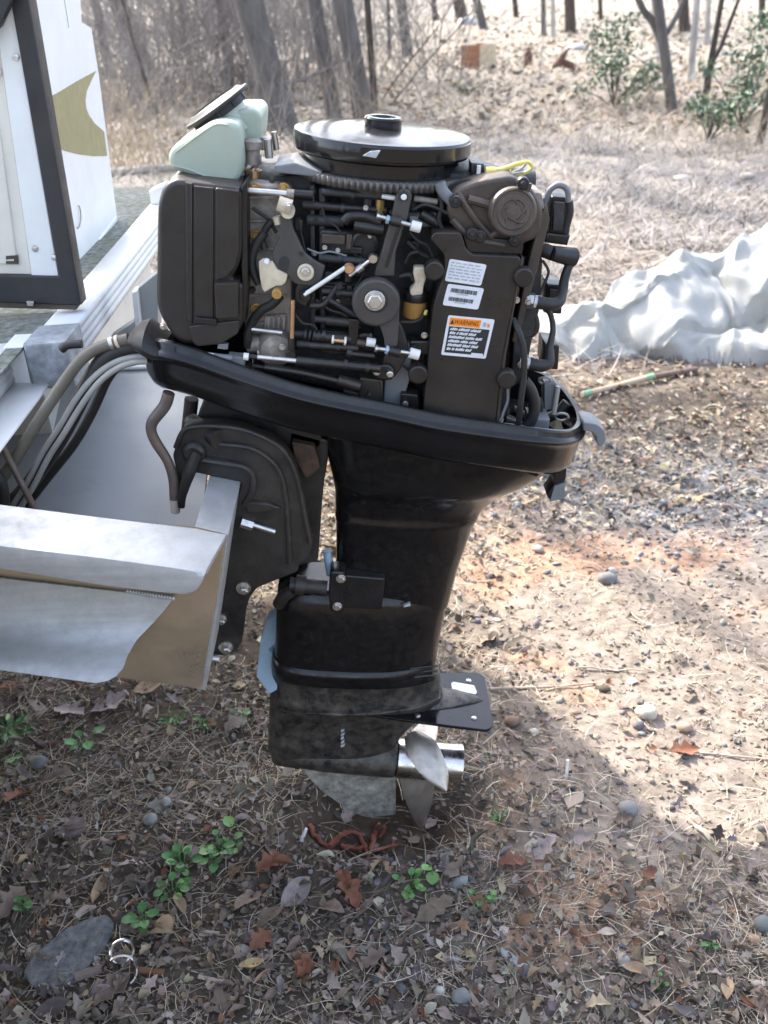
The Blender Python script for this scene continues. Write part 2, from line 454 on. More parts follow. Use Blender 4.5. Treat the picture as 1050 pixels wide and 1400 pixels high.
o_leg = obj('midsection', loft(leg), m_leg, mo, 55)
low = [section(785, 392, 590, .050), section(790, 384, 606, .060), section(800, 380, 613, .066), section(820, 378.5, 609, .069), section(850, 378, 603, .070), section(874, 377, 599, .070), section(886, 375, 597, .071)]
o_low = obj('exhaust_housing', loft(low), m_leg, mo, 55)
obj('mount_cover', plate([(466, 786), (527, 791), (522, 834), (462, 831)], 1.497, 1.53, .003, r=3), m_black, mo)
mc = obj('mount_lug', plate([(452, 781), (472, 782), (474, 800), (470, 812), (471, 838), (452, 838), (449, 812)], 1.492, 1.53, .004, r=5), m_black, mo)
obj('bolt', bolt(466, 791, 1.492, 5.0), m_steel, mc); obj('bolt', bolt(461, 829, 1.492, 5.0), m_steel, mc)
obj('lower_mount', join(tube([P(396, 799, 1.50), P(447, 804, 1.50)], .0135, 14), tube([P(404, 799, 1.50), P(417, 801, 1.50)], .0185, 14), tube([P(400, 806, 1.50), P(388, 815, 1.50), P(381, 826, 1.51)], .012, 10)), m_bracket, mo)
obj('tilt_pin', tube([P(447, 753, 1.535), P(452, 785, 1.535)], .008, 10), m_blue, mo)
obj('sky_sheen_plate', prism3([P(a, b, 1.60) + Vector((0, (b - 842) * -.0012, 0)) for a, b in ((381, 840), (365, 847), (357.5, 864), (354.5, 897), (373, 912), (382, 909), (382, 880), (368, 873.5), (382, 865))], Vector((.004, .02, .01)), .0015), M('sky_sheen_paint', (.25, .34, .40), .35, var=.12, bump=.08), mo)  # added plate; its blue-grey paints the sky's reflection on the leg front
# seam ridge and spray plate above the gearcase
def ridge(secs, m, nm):
    return obj(nm, loft(secs), m, mo, 50)
ridge([section(884, 374, 597, .0715), section(888, 372.5, 597, .078), section(892, 372, 597, .078), section(901, 371.5, 599, .074), section(907, 371.5, 600, .070)], m_leg, 'gearcase_seam')
gear = [section(905, 371, 601, .066), section(925, 370, 604, .059), section(938, 369.5, 606, .062), section(944, 369.5, 607, .064), section(950, 369, 603, .058), section(962, 368.5, 590, .050), section(980, 368, 566, .043), section(996, 367.5, 549, .042), section(1012, 367, 541, .041), section(1036, 372, 538, .030)]
o_gear = obj('gearcase', loft(gear), m_gear, mo, 50)
# anti-ventilation plate in its own tilted plane
TP = R(7.0); NP = Vector((math.sin(TP), 0, math.cos(TP))); P0 = P(640, 956, YM)
def mirror(p): return Vector((p.x, 2 * YM - p.y, p.z))
nearl = [PN(a, b, P0, NP) for a, b in ((420, 957), (455, 966), (500, 976), (560, 985), (620, 993), (664, 998), (671, 996), (675, 990))]
farl = [mirror(p) for p in reversed(nearl)]
avp = prism3(nearl + farl, NP * -.0065, .002, 2)
o_av = obj('anti_ventilation_plate', avp, m_gloss, mo, 40)
fair = []
for u, hw, hh in ((0, .052, .014), (.25, .047, .015), (.5, .038, .015), (.75, .024, .012), (.93, .010, .007), (1.0, .002, .002)):
    c = P0 + Vector((math.cos(TP), 0, -math.sin(TP))) * (-.17 + u * .20)
    fair.append([c + Vector((0, -hw * math.cos(a), 0)) + NP * (max(-.2, math.sin(a)) * hh) for a in np.linspace(0, 2 * math.pi, 21)[:-1]])
obj('plate_fairing', loft(fair), m_gear, o_av)
obj('trim_tab_label', prism3([PN(a, b, P0 + NP * .0015, NP) for a, b in ((617, 934), (620, 932), (648, 937), (652, 946), (650, 949), (618, 942))], NP * -.0012, 0), m_white, o_av)
for a, b in ((571, 979), (648, 982), (641, 931)):
    obj('bolt', lathe([(.0055, 0), (.0052, .002), (.003, .0034)], PN(a, b, P0, NP), NP, 12), m_steel, o_av)
# spray rail above the plate
N2 = Vector((math.sin(R(-2)), 0, math.cos(R(-2)))); P1 = P(520, 940, YM)
sp = [P1 + Vector((x, -y, x * math.tan(R(2)))) for x, y in ((-.15, .060), (-.08, .074), (0, .078), (.07, .070), (.118, .045), (.122, .0))]
obj('spray_rail', prism3(sp + [mirror(p) for p in reversed(sp[:-1])], Vector((0, 0, -.006)), .002), m_gear, mo)
# vents low on the gearcase trailing side
for k in range(3):
    obj('vent_slat', tube([P(560 + k * 3, 914 + k * 6, 1.513), P(598, 910 + k * 6, 1.535)], .0022, 6), m_gloss, o_gear)
# torpedo
TA = (P(540, 1036, YM) - P(372, 1021, YM)).normalized()
t0 = P(540, 1036, YM); Lt = (P(540, 1036, YM) - P(366, 1021, YM)).length; rt = 27.5 * S(540, 1036, YM)
prof = [(rt * .02, -Lt), (rt * .30, -Lt * .985), (rt * .52, -Lt * .95), (rt * .74, -Lt * .87), (rt * .90, -Lt * .74), (rt * .985, -Lt * .56), (rt, -Lt * .4), (rt, -Lt * .08), (rt * .985, -.006), (rt * .95, 0)]
obj('torpedo', lathe(prof, t0, TA, 32), m_gear, mo, 50)
obj('skeg', prism3([P(a, b, YM - .007) for a, b in rnd([(410, 1050), (440, 1082), (478, 1108), (500, 1118), (541, 1114), (541, 1055)], [2, 8, 8, 8, 4, 2])], Vector((0, .014, 0)), .005, 3), m_scuff, mo)
# propeller
pr = obj('propeller', lathe([(rt * .80, 0), (rt * .97, .001), (rt * 1.0, .004), (rt * .99, .05), (rt * .97, .10), (rt * .985, .128), (rt * 1.0, .138), (rt * .90, .138), (rt * .88, .10)], t0 + TA * .002, TA, 40), m_chrome, mo, 40)
def blade(rows, th=.0032):
    """a cupped blade lofted root to tip; each row: left edge, right edge in pixels and their depths"""
    n = 9; A, B = [], []
    for k, (l, r, yl, yr) in enumerate(rows):
        p, q = P(*l, yl), P(*r, yr); t_ = th * (1.25 - .9 * k / (len(rows) - 1))
        nrm = (q - p).cross(P(*rows[min(k + 1, len(rows) - 1)][0], rows[min(k + 1, len(rows) - 1)][2]) - P(*rows[max(k - 1, 0)][0], rows[max(k - 1, 0)][2])).normalized()
        if nrm.y > 0: nrm = -nrm
        a, b = [], []
        for i in range(n):
            u = i / (n - 1); c = p.lerp(q, u) + nrm * (.006 * math.sin(math.pi * u) ** 1.2); w_ = t_ * math.sqrt(max(0, 1 - (2 * u - 1) ** 2)) + .0004
            a.append(c + nrm * w_); b.append(c - nrm * w_)
        A.append(a); B.append(b)
    return loft([a + b[::-1] for a, b in zip(A, B)])
def dense(rows, m_=4):
    keys = [(l[0], l[1], r[0], r[1], yl, yr) for l, r, yl, yr in rows]
    P_ = [np.array(k) for k in keys]; P_ = [2 * P_[0] - P_[1]] + P_ + [2 * P_[-1] - P_[-2]]; out = []
    for i in range(1, len(P_) - 2):
        a, b, c, d = P_[i - 1:i + 3]
        for j in range(m_):
            t = j / m_; out.append(.5 * ((2 * b) + (-a + c) * t + (2 * a - 5 * b + 4 * c - d) * t * t + (-a + 3 * b - 3 * c + d) * t ** 3))
    out.append(P_[-2]); return [((v[0], v[1]), (v[2], v[3]), v[4], v[5]) for v in out]
y0 = YM
for rows in ([((553, 1010), (574, 1000), y0 - .030, y0 - .018), ((555, 1024), (594, 1012), y0 - .056, y0 - .040), ((564, 1043), (606, 1034), y0 - .082, y0 - .066), ((580, 1064), (613, 1058), y0 - .104, y0 - .092), ((598, 1076), (612.5, 1075), y0 - .115, y0 - .108), ((606, 1082), (611, 1080), y0 - .118, y0 - .114)],
             [((545, 1056), (594, 1054), y0 - .030, y0 - .006), ((548, 1072), (594, 1070), y0 - .034, y0 - .002), ((553, 1090), (592, 1088), y0 - .032, y0 + .002), ((560, 1108), (588, 1106), y0 - .026, y0 + .004), ((568, 1124), (582, 1122), y0 - .018, y0 + .002), ((573, 1131), (577, 1130.5), y0 - .012, y0 - .002)],
             [((556, 1018), (596, 1012), y0 + .012, y0 + .030), ((560, 1005), (598, 1000), y0 + .045, y0 + .060), ((568, 994), (598, 990), y0 + .078, y0 + .090), ((578, 986), (594, 984), y0 + .104, y0 + .110)]):
    obj('blade', blade(dense(rows)), m_blade, pr, 60)

# ---- clamp bracket, swivel bracket, transom hook
brk = [(251, 585), (268, 582), (300, 581), (334, 586), (369, 600), (389, 615), (403, 637), (411, 664), (419, 706), (427, 743), (423, 761), (408, 772), (408, 781), (351, 804), (341, 818), (336, 836),
       (333, 859), (331, 879), (318, 894), (284, 899), (288, 858), (300, 780), (312, 730), (331, 659), (299, 653), (266, 646), (258, 668), (250, 695), (241, 690), (240, 640), (236, 622)]
o_br = obj('clamp_bracket', plate(brk, 1.445, 1.475, .006, 3, r=5), m_bracket, mo, 45)
obj('bracket_flange', join(ptube([(240, 612), (251, 589), (270, 583), (300, 583), (334, 588), (368, 602), (388, 617), (401, 639), (409, 666), (417, 708), (424, 743)], 1.442, 3.6, 8), ), m_bracket, o_br)
obj('bracket_rib', ptube([(300, 607), (340, 612), (365, 625), (382, 645), (390, 675), (394, 720), (396, 770)], 1.443, 4.0, 8), m_bracket, o_br)
obj('bracket_rib', ptube([(270, 628), (310, 634), (335, 639), (346, 652), (345, 672), (335, 690)], 1.443, 5.0, 8), m_bracket, o_br)
obj('bracket_rib', prism3([P(a, b, 1.447) for a, b in ((338, 683), (366, 684), (385, 691), (366, 697), (338, 698))], Vector((0, -.010, 0)), .003), m_bracket, o_br)
sb = obj('clamp_boss', lathe([(.020, 0), (.020, .006), (.017, .010), (.013, .014)], P(266, 617, 1.447), (0, -1, 0), 20), m_bracket, o_br)
obj('clamp_screw', ptube([(270, 618), (258, 648), (249, 678), (248, 693)], [1.432, 1.425, 1.42, 1.42], [8, 8.5, 6, 5], 10), m_black, mo)
obj('mounting_stud', join(tube([P(335, 714, 1.44), P(376, 727, 1.44)], .0055, 12), tube([P(330, 713, 1.44), P(346, 718, 1.44)], .0098, 6)), m_steel, o_br)
for (a, b, r_) in ((333, 803, 8), (303, 845, 6), (309, 884, 8)):
    g = join(lathe([(S(a, b, 1.445) * r_ * 1.3, 0), (S(a, b, 1.445) * r_ * 1.25, .004)], P(a, b, 1.446), (0, -1, 0), 18),
             lathe([(S(a, b, 1.445) * r_ * .75, 0), (S(a, b, 1.445) * r_ * .75, .013), (S(a, b, 1.445) * r_ * .5, .015)], P(a, b, 1.446), (.12, -1, -.1), 6))
    obj('bracket_bolt', g, m_steel, o_br)
obj('bracket_hole', lathe([(.0052, 0), (.0052, .0012)], P(309, 815, 1.4455), (0, -1, 0), 14), m_ink, o_br)
obj('transom_bolt', join(tube([P(281, 898, 1.43), P(300, 901, 1.43)], .0075, 12), tube([P(281, 898, 1.43), P(287, 899, 1.43)], .012, 6)), m_steel, mo)
obj('clamp_bracket', plate(brk, 1.665, 1.695, .006, 2, r=5), m_bracket, mo, 45)
sw = [(395, 588), (450, 602), (449, 625), (443, 660), (438, 712), (435, 768), (405, 775), (400, 700), (392, 640)]
obj('swivel_bracket', plate(sw, 1.50, 1.64, .008, 2, r=6), m_bracket, mo, 45)
obj('rust_patch_plate', plate([(398, 604), (430, 610), (438, 640), (418, 655), (404, 630)], 1.482, 1.50, .004, r=4), M('rusty_casting', (.055, .035, .024), .7, var=.5, vs=40, bump=.3, dirt=(.16, .07, .03), dirta=.5, dirts=40), mo)
obj('steering_tube', join(tube([P(262, 578, 1.50), P(300, 600, 1.44)], .016, 12), tube([P(262, 545, 1.55), P(256, 600, 1.55)], .012, 10)), m_bracket, mo)
obj('mount_block', plate([(280, 545), (440, 590), (440, 625), (400, 640), (300, 600), (262, 590)], 1.50, 1.64, .006, r=5), m_bracket, mo)
lk = obj('steering_link', ptube([(231, 537), (225, 555), (209, 576), (207, 590), (214, 606), (229, 630), (237, 655), (239, 684)], 1.43, [8.5, 8.5, 8, 7.5, 7.5, 7, 7.5, 7.5], 12), m_pipe, mo)
obj('link_nut', tube([P(239, 682, 1.43), P(240, 700, 1.43)], [.0088, .0095, .0078], 10), m_nut, lk)

# ---- powerhead: dark block behind everything
blk = obj('engine_block', plate([(335, 246), (430, 236), (640, 236), (716, 262), (722, 330), (694, 575), (560, 556), (345, 508)], 1.505, 1.70, .006), m_castd, mo)
hd = obj('cylinder_head', plate([(333, 250), (398, 256), (400, 330), (397, 478), (335, 474)], 1.470, 1.60, .004, r=4), m_cast, mo)
for y in (268, 300, 338, 376, 402, 440):
    obj('head_rib', plate([(336, y), (392, y + 1), (392, y + 5), (336, y + 4)], 1.466, 1.474, .001), m_cast, hd)
for a, b in ((351, 322), (351, 422), (349, 258), (388, 258)):
    obj('bolt', bolt(a, b, 1.468, 6.2, .008), m_brass, hd)
obj('ribbed_casting', plate([(362, 432), (392, 430), (390, 452), (360, 454)], 1.462, 1.49, .002), m_cast, hd)
for k in range(4): obj('head_rib', plate([(366 + k * 7, 433), (369 + k * 7, 433), (368 + k * 7, 452), (365 + k * 7, 452)], 1.457, 1.464, .0008), m_cast, hd)
th = obj('thermostat_housing', join(lathe([(.030, 0), (.030, .02), (.024, .03), (.012, .034)], P(376, 470, 1.475), (.15, -1, -.05), 20), tube([P(340, 470, 1.465), P(376, 470, 1.455)], .014, 12)), m_cast, mo)
obj('bolt', bolt(386, 474, 1.44, 3.6, .006), m_steel, th)

# ---- air box on the bow side
ab = [(213, 420), (215, 280), (222, 256), (238, 244), (262, 248), (331, 256), (331, 345), (326, 366), (316, 382), (333, 388), (333, 440), (326, 456), (302, 470), (246, 472), (228, 450)]
o_ab = obj('air_box', plate(ab, 1.425, 1.68, .014, 5, r=16, rn=5), m_matte, mo, 45)
obj('air_box_band', plate([(253, 249), (263, 251), (263, 443), (254, 437)], 1.421, 1.45, .0025), m_matte, o_ab)
obj('air_box_panel', plate([(265, 254), (292, 257), (292, 446), (265, 441)], 1.4215, 1.45, .0018), m_matte, o_ab)
obj('air_box_panel', plate([(294.5, 257), (327, 261), (327, 346), (321, 366), (309, 380), (294.5, 384)], 1.420, 1.45, .0025, r=3), m_matte, o_ab)
obj('air_box_step', plate([(293, 388), (326, 387), (326, 434), (296, 436)], 1.408, 1.45, .003, r=2), m_matte, o_ab)
obj('air_box_skirt', plate([(258, 446), (328, 438), (326, 456), (302, 471), (268, 474), (262, 466)], 1.418, 1.46, .006, r=4), m_matte, o_ab)
obj('air_box_clip', plate([(268, 434), (296, 437), (296, 446), (270, 443)], 1.413, 1.43, .0015), m_black, o_ab)
obj('air_box_flange', plate([(329, 256), (338, 246), (339, 390), (336, 442), (331, 440)], 1.43, 1.66, .003), m_black, mo)
for (a, b) in ((223, 446), (227, 470), (307, 473)): obj('bolt', bolt(a, b, 1.43, 3.4, .006), m_steel, o_ab)

# ---- oil tank with its black cap
tk = [(229, 216), (233, 204), (290, 166), (314, 165), (327, 171), (331, 200), (333, 228), (328, 247), (313, 256), (286, 252), (258, 240), (233, 231)]
o_tk = obj('oil_tank', plate(tk, 1.475, 1.60, .011, 5, r=14, rn=5), m_tank, mo, 50)
obj('tank_shoulder', plate([(300, 172), (318, 150), (350, 149), (358, 158), (356, 196), (345, 212), (330, 232), (310, 236)], 1.535, 1.66, .009, 4, r=11, rn=5), m_tank, o_tk, 50)
capax = Vector((-.50, -.03, .86)).normalized()
cp = P(297, 146, 1.56)
cb = S(297, 146, 1.56)
obj('filler_neck', lathe([(cb * 34, -.045), (cb * 33, .004)], cp, capax, 28), m_tank, o_tk)
o_cap = obj('tank_cap', lathe([(cb * 38, -.013), (cb * 41, -.012), (cb * 41, -.003), (cb * 50, -.002), (cb * 51, .0005), (cb * 50, .003), (cb * 44, .004), (cb * 40, .008), (cb * 36, .009), (cb * 35, .007), (cb * 10, .0075)], cp, capax, 40), m_rub, mo, 35)
for k in range(10):
    a = k * math.pi / 5; u, v = frame_of(capax)
    q = cp + (u * math.cos(a) + v * math.sin(a)) * cb * 40.5
    obj('cap_rib', tube([q - capax * .012, q - capax * .003], .0022, 6), m_rub, o_cap)
obj('sensor', join(lathe([(.011, 0), (.011, .02), (.014, .021), (.014, .032), (.008, .036)], P(345, 224, 1.52), AX, 16)), m_cast, mo)
obj('breather_elbow', join(tube([P(346, 232, 1.52), P(346, 246, 1.52)], .013, 12)), m_copper, mo)
obj('hose_clamp', join(tube([P(366, 190, 1.53), P(368, 216, 1.53)], .006, 8), tube([P(374, 180, 1.55), P(378, 205, 1.55)], .0045, 8), lathe([(.012, 0), (.012, .018)], P(361, 204, 1.56), AX, 14)), m_steel, mo)

# ---- flywheel
FC = P(520, 229, YM); fs = S(520, 229, YM)
def gearring(Rr, n, h0, h1):
    V = []; F = []; u, v = LX, Vector((0, 1, 0)); k = n * 4
    prof = [0, 1, 1, 0]
    for h in (h0, h1):
        for i in range(k):
            r = Rr - (.0065 if prof[i % 4] == 0 else 0); t = 2 * math.pi * i / k
            V.append(FC + AX * h + (u * math.cos(t) + v * math.sin(t)) * r)
    for i in range(k):
        j = (i + 1) % k; F.append((i, j, j + k, i + k))
    F.append(tuple(range(k - 1, -1, -1))); F.append(tuple(range(k, 2 * k)))
    return V, F
H_top = 47 * fs
fw = obj('flywheel', lathe([(fs * 95, -.004), (fs * 108, .004), (fs * 108, .022), (fs * 106, .024), (fs * 112, .0245), (fs * 118.5, .026), (fs * 119.5, .029), (fs * 119.5, H_top - .004), (fs * 118, H_top - .001), (fs * 113, H_top),
     (fs * 70, H_top + .004), (fs * 30, H_top + .006), (fs * 27, H_top + .006)], FC, AX, 96, u=LX), m_fly, mo, 30)
obj('ring_gear', gearring(fs * 124.5, 92, -.010, .003), m_teeth, fw, 30)
obj('flywheel_hub', lathe([(fs * 25, H_top + .004), (fs * 25.5, H_top + .006), (fs * 25.5, H_top + .018), (fs * 24, H_top + .0205), (fs * 17, H_top + .0205), (fs * 16, H_top + .017), (fs * 5, H_top + .017)], FC, AX, 40, u=LX), m_fly, fw, 30)
def sector(a0, a1, r, h0, h1, n=26, r0=None):
    u, v = LX, Vector((0, -1, 0)); fr = []
    for i in range(n + 1):
        t = a0 + (a1 - a0) * i / n; fr.append(FC + AX * h0 + (u * math.cos(t) + v * math.sin(t)) * r)
    r0 = r0 if r0 is not None else r * .6
    for i in range(n, -1, -1):
        t = a0 + (a1 - a0) * i / n; fr.append(FC + AX * h0 + (u * math.cos(t) + v * math.sin(t)) * r0)
    return prism3(fr, AX * (h1 - h0), .0012, 1)
obj('flywheel_magnet_cover', sector(R(-60), R(104), fs * 120.8, .029, H_top - .0035, r0=fs * 116), m_fly, fw)
obj('timing_decal', prism3([P(a, b, YM - .1418) for a, b in ((496, 213), (514, 216), (520, 206), (506, 207))], Vector((0, .002, 0)), 0), m_faint, fw)
obj('stator_plate', lathe([(fs * 100, -.026), (fs * 104, -.022), (fs * 104, -.013), (fs * 80, -.010)], FC, AX, 48), m_castd, mo)
for ang in (-60, -90, -100, -130, 200, 230):
    t = R(ang); q = FC + (LX * math.cos(t) + Vector((0, 1, 0)) * math.sin(t)) * fs * 92 - AX * .055
    obj('stator_post', tube([q, q + AX * .04], .007, 8), m_castd if ang != -90 else m_brass, mo)
obj('top_bracket', plate([(376, 226), (404, 222), (440, 236), (438, 243), (375, 236)], 1.47, 1.56, .003), m_grey, mo)

# chips and scratches in the paint
m_chipw = M('bare_paint_chip', (.42, .42, .42), .6, var=.3, bump=.1)
for q, y in (([(612, 661), (620, 664), (617, 670), (610, 667)], 1.489), ([(616, 640), (640, 641), (640, 643), (616, 642)], 1.478), ([(552, 829), (561, 827), (561, 828.5), (552, 830.5)], 1.498)):
    obj('paint_chip', prism3([P(a, b, y) for a, b in q], Vector((0, .012, 0)), 0), m_chipw, mo)
for k in range(9): obj('paint_scratch', prism3([P(a, b, 1.5245 - k * .0004) for a, b in ((466 + (k % 2), 978 + k * 5.2), (470 + (k % 3), 976 + k * 5.2), (470, 979 + k * 5.2), (466, 980.5 + k * 5.2))], Vector((0, .006, 0)), 0), m_chipw, o_gear)

obj('tank_seam', ptube([(236, 226), (262, 233), (290, 244), (316, 247)], 1.4745, 1.3, 6), m_tank, o_tk)
obj('tank_seam', ptube([(240, 208), (290, 172), (312, 171)], 1.4748, 1.2, 6), m_tank, o_tk)

# ---- ECU cover with its labels
cv = [(588, 327), (593, 318), (631, 318), (637, 340), (645, 348), (713, 351), (700, 420), (687, 487), (677, 585), (578, 570), (583, 515), (592, 420), (604, 383), (609, 350)]
o_cv = obj('electrics_cover', plate(cv, 1.425, 1.50, .0045, 3, r=7), m_cover, mo, 45)
obj('cover_ledge', plate([(633, 322), (716, 330), (714, 348), (640, 345)], 1.437, 1.50, .003, r=3), m_cover, o_cv)
obj('cover_edge', plate([(713, 351), (717, 353), (703, 425), (692, 487), (682, 585), (677, 585), (687, 487), (700, 420)], 1.43, 1.47, .0015), m_pump, o_cv)
for a, b in ((714, 376), (593, 367), (691, 515), (571, 508)):
    g = obj('cover_boss', disc(a, b, 1.432, 13.5, .016), m_cover, o_cv)
def label(pts, nm, y=1.4242, m=None, par=None, t=.0012):
    return obj(nm, prism3([P(a, b, y) for a, b in pts], Vector((0, t, 0)), 0), m or m_label, par or o_cv, smooth=False)
def bil(q, u, v):
    a, b, c, d = [np.array(x, float) for x in q]
    return tuple((1 - u) * (1 - v) * a + u * (1 - v) * b + u * v * c + (1 - u) * v * d)
def sub(q, u0, v0, u1, v1): return [bil(q, u0, v0), bil(q, u1, v0), bil(q, u1, v1), bil(q, u0, v1)]
q1 = [(615, 354), (665.5, 362), (657.5, 391), (608, 384)]
L1 = label(rnd(q1, 3, 3), 'rating_label')
rr = random.Random(3)
for k, v in enumerate((.13, .27, .41, .55, .69, .83)):
    u = .06
    while u < .88:
        wd = rr.uniform(.06, .2)
        label(sub(q1, u, v - .03, min(.92, u + wd), v + .03), 'print_mark', 1.4236, m_faint, L1, .0006); u += wd + .04
q2 = [(612.5, 388), (662, 394.5), (653.5, 423.5), (605, 417)]
L2 = label(rnd(q2, 3, 3), 'barcode_label')
for v0, v1, ue in ((.17, .36, .84), (.58, .76, .78)):
    u = .12
    while u < ue:
        wd = rr.choice((.008, .012, .02))
        label(sub(q2, u, v0, u + wd, v1), 'barcode_bar', 1.4236, m_ink, L2, .0006); u += wd + rr.choice((.008, .012, .018))
    label(sub(q2, .3, v1 + .03, .62, v1 + .07), 'print_mark', 1.4236, m_faint, L2, .0006)
q3 = [(613, 431), (676.5, 437), (664, 490.5), (603, 485)]
L3 = label(rnd(q3, 2.5, 3), 'warning_label')
label(sub(q3, .05, .05, .72, .245), 'orange_band', 1.4237, m_orange, L3, .0006)
label(sub(q3, .06, .27, .94, .93), 'black_text_panel', 1.4237, m_ink, L3, .0006)
label(sub(q3, .66, .885, .92, .945), 'white_text_tab', 1.4234, m_label, L3, .0004)
lines = [[.16, .24, .22], [.13, .04, .18, .16], [.34, .2, .14], [.25, .17, .18], [.31, .17, .15], [.09, .06, .2, .13]]
for k, ws in enumerate(lines):
    u = .09; v = .30 + k * .100
    for wd in ws:
        e = min(.93, u + wd)
        qq = sub(q3, u, v, e, v + .062)
        qq[0] = (qq[0][0] + 1.6, qq[0][1]); qq[1] = (qq[1][0] + 1.6, qq[1][1])
        # every word broken into letter-sized strokes
        n = max(2, int(wd / .035))
        for j in range(n):
            label(sub(qq, j / n, 0 if (j * 7 + k) % 3 else .2, (j + .78) / n, 1), 'print_mark', 1.4234, m_label, L3, .0004)
        u = e + .022
def text(body, q, y, m, par, nm, ital=.25):
    cu = bpy.data.curves.new(nm, 'FONT'); cu.body = body; cu.size = 1; cu.shear = ital; cu.resolution_u = 3
    t = bpy.data.objects.new(nm, cu); COL.objects.link(t)
    dg = bpy.context.evaluated_depsgraph_get(); me = bpy.data.meshes.new_from_object(t.evaluated_get(dg))
    bpy.data.objects.remove(t)
    co = np.array([v.co[:] for v in me.vertices]); lo, hi = co.min(0), co.max(0)
    V = [P(*bil(q, (c[0] - lo[0]) / (hi[0] - lo[0]), 1 - (c[1] - lo[1]) / (hi[1] - lo[1])), y) for c in co]
    F = [tuple(p.vertices) for p in me.polygons]
    return obj(nm, (V, F), m, par, smooth=False)
text('WARNING', sub(q3, .16, .09, .68, .205), 1.4231, m_ink, L3, 'warning_text')
label([bil(q3, .115, .085), bil(q3, .15, .21), bil(q3, .07, .21)], 'warning_triangle', 1.4232, m_ink, L3, .0004)
label(sub(q3, .78, .10, .84, .20), 'print_mark', 1.4232, m_blue, L3, .0004); label(sub(q3, .87, .13, .92, .21), 'print_mark', 1.4232, m_orange, L3, .0004)

# ---- fuel pump / starter end on the right
pb = [(610, 292), (614, 270), (628, 256), (660, 246), (700, 240), (732, 262), (744, 292), (738, 324), (712, 336), (664, 338), (640, 326), (622, 314)]
o_pb = obj('fuel_pump', plate(pb, 1.445, 1.53, .006, 3, r=9), m_pump, mo, 45)
pd = Vector((.10, -1, .10)).normalized()
pc = obj('pump_cap', lathe([(.0335, -.04), (.0335, .002), (.035, .004), (.035, .010), (.033, .0145), (.0305, .016), (.029, .0145), (.025, .0145), (.0235, .016), (.018, .016), (.0165, .0145), (.012, .0145), (.010, .0165), (.003, .017)], P(699, 289, 1.44), pd, 48), m_pump, o_pb, 35)
u, v = frame_of(pd)
for k in range(5):
    a = k * 2 * math.pi / 5; q = P(699, 289, 1.44) + pd * .0155
    obj('cap_swirl', tube([q + (u * math.cos(a + j * .28) + v * math.sin(a + j * .28)) * (.006 + .0036 * j) for j in range(5)], .0015, 5), m_pump, pc)
for pts, r_ in (([(624, 262), (650, 300), (672, 325)], 5), ([(640, 272), (668, 280), (680, 290)], 6), ([(618, 300), (645, 325), (690, 336)], 5), ([(722, 250), (716, 275)], 6), ([(672, 322), (690, 312)], 5)):
    obj('pump_rib', ptube(pts, 1.44, r_, 8), m_pump, o_pb)
for a, b in ((622, 274), (656, 321), (645, 318), (703, 327), (714, 249)):
    obj('pump_screw', disc(a, b, 1.436, 8.5, .012, 18), m_black, o_pb)
    obj('pump_screw', bolt(a + 1, b + 1, 1.425, 3.2, .005), m_castd, o_pb)
obj('pump_fitting', ptube([(620, 277), (606, 262), (601, 250)], 1.45, 8, 12), m_grey, o_pb)
obj('starter_body', tube([P(640, 252, 1.55), P(726, 262, 1.55)], .032, 24), m_black, mo)
obj('edge_bracket', plate([(741, 290), (748, 284), (752, 300), (741, 345), (726, 400), (712, 450), (704, 470), (700, 466), (712, 415), (722, 360)], 1.45, 1.52, .002), m_pump, mo)
obj('edge_bracket', plate([(727, 262), (741, 264), (745, 292), (735, 300)], 1.46, 1.55, .003, r=3), m_cast, mo)
obj('relay', plate([(644, 222), (662, 224), (664, 243), (644, 244)], 1.50, 1.54, .003), m_black, mo)
obj('cable_tie', tube([P(655, 226, 1.498), P(653, 252, 1.498)], .0032, 6), m_white, mo)
yw = obj('yellow_wire', join(ptube([(672, 236), (690, 231), (708, 224), (722, 222), (727, 229), (716, 237), (700, 240)], 1.50, [4.5, 4, 3, 2.6, 2.6, 2.6, 2.6], 8), ptube([(664, 236), (678, 236)], 1.50, 7.5, 10)), m_yellow, mo)
obj('grey_wire', join(ptube([(664, 252), (690, 240), (712, 231), (719, 224)], 1.49, 1.8, 6), ptube([(690, 240), (700, 232), (708, 214)], 1.505, 1.5, 6), ptube([(668, 262), (684, 245), (700, 238), (716, 236)], 1.485, 1.6, 6)), m_cable, mo)

# ---- ignition coils, boots and leads on the right
for k, (a, b, w_, h_) in enumerate(((754, 268, 24, 58), (748, 388, 22, 42), (745, 470, 20, 36))):
    c_ = obj('ignition_coil', plate([(a, b), (a + w_, b + 2), (a + w_ - 2, b + h_), (a - 3, b + h_ - 2)], 1.50, 1.56, .004, r=3), m_black, mo)
    obj('coil_core', plate([(a + 4, b + 8), (a + w_ - 6, b + 9), (a + w_ - 8, b + h_ - 10), (a + 2, b + h_ - 11)], 1.493, 1.50, .001), m_castd, c_)
obj('coil_bracket', plate([(748, 318), (780, 322), (776, 336), (744, 332)], 1.49, 1.55, .003), m_black, mo)
bt = obj('plug_boot', join(tube([P(754, 346, 1.47), P(784, 352, 1.485)], [S(760, 350, 1.47) * 10, S(760, 350, 1.47) * 13, S(760, 350, 1.47) * 13.5], 18), tube([P(741, 341, 1.475), P(754, 346, 1.47)], .011, 12)), m_rub, mo)
for (a, b, y) in ((731, 412, 1.455), (722, 496, 1.455)):
    pl = obj('spark_plug', lathe([(.010, 0), (.010, .010), (.007, .011), (.007, .024)], P(a, b, y), (1, -.25, -.12), 8), m_white, mo)
    obj('plug_nut', lathe([(.0125, -.012), (.0125, -.001)], P(a, b, y), (1, -.25, -.12), 6), m_steel, pl)
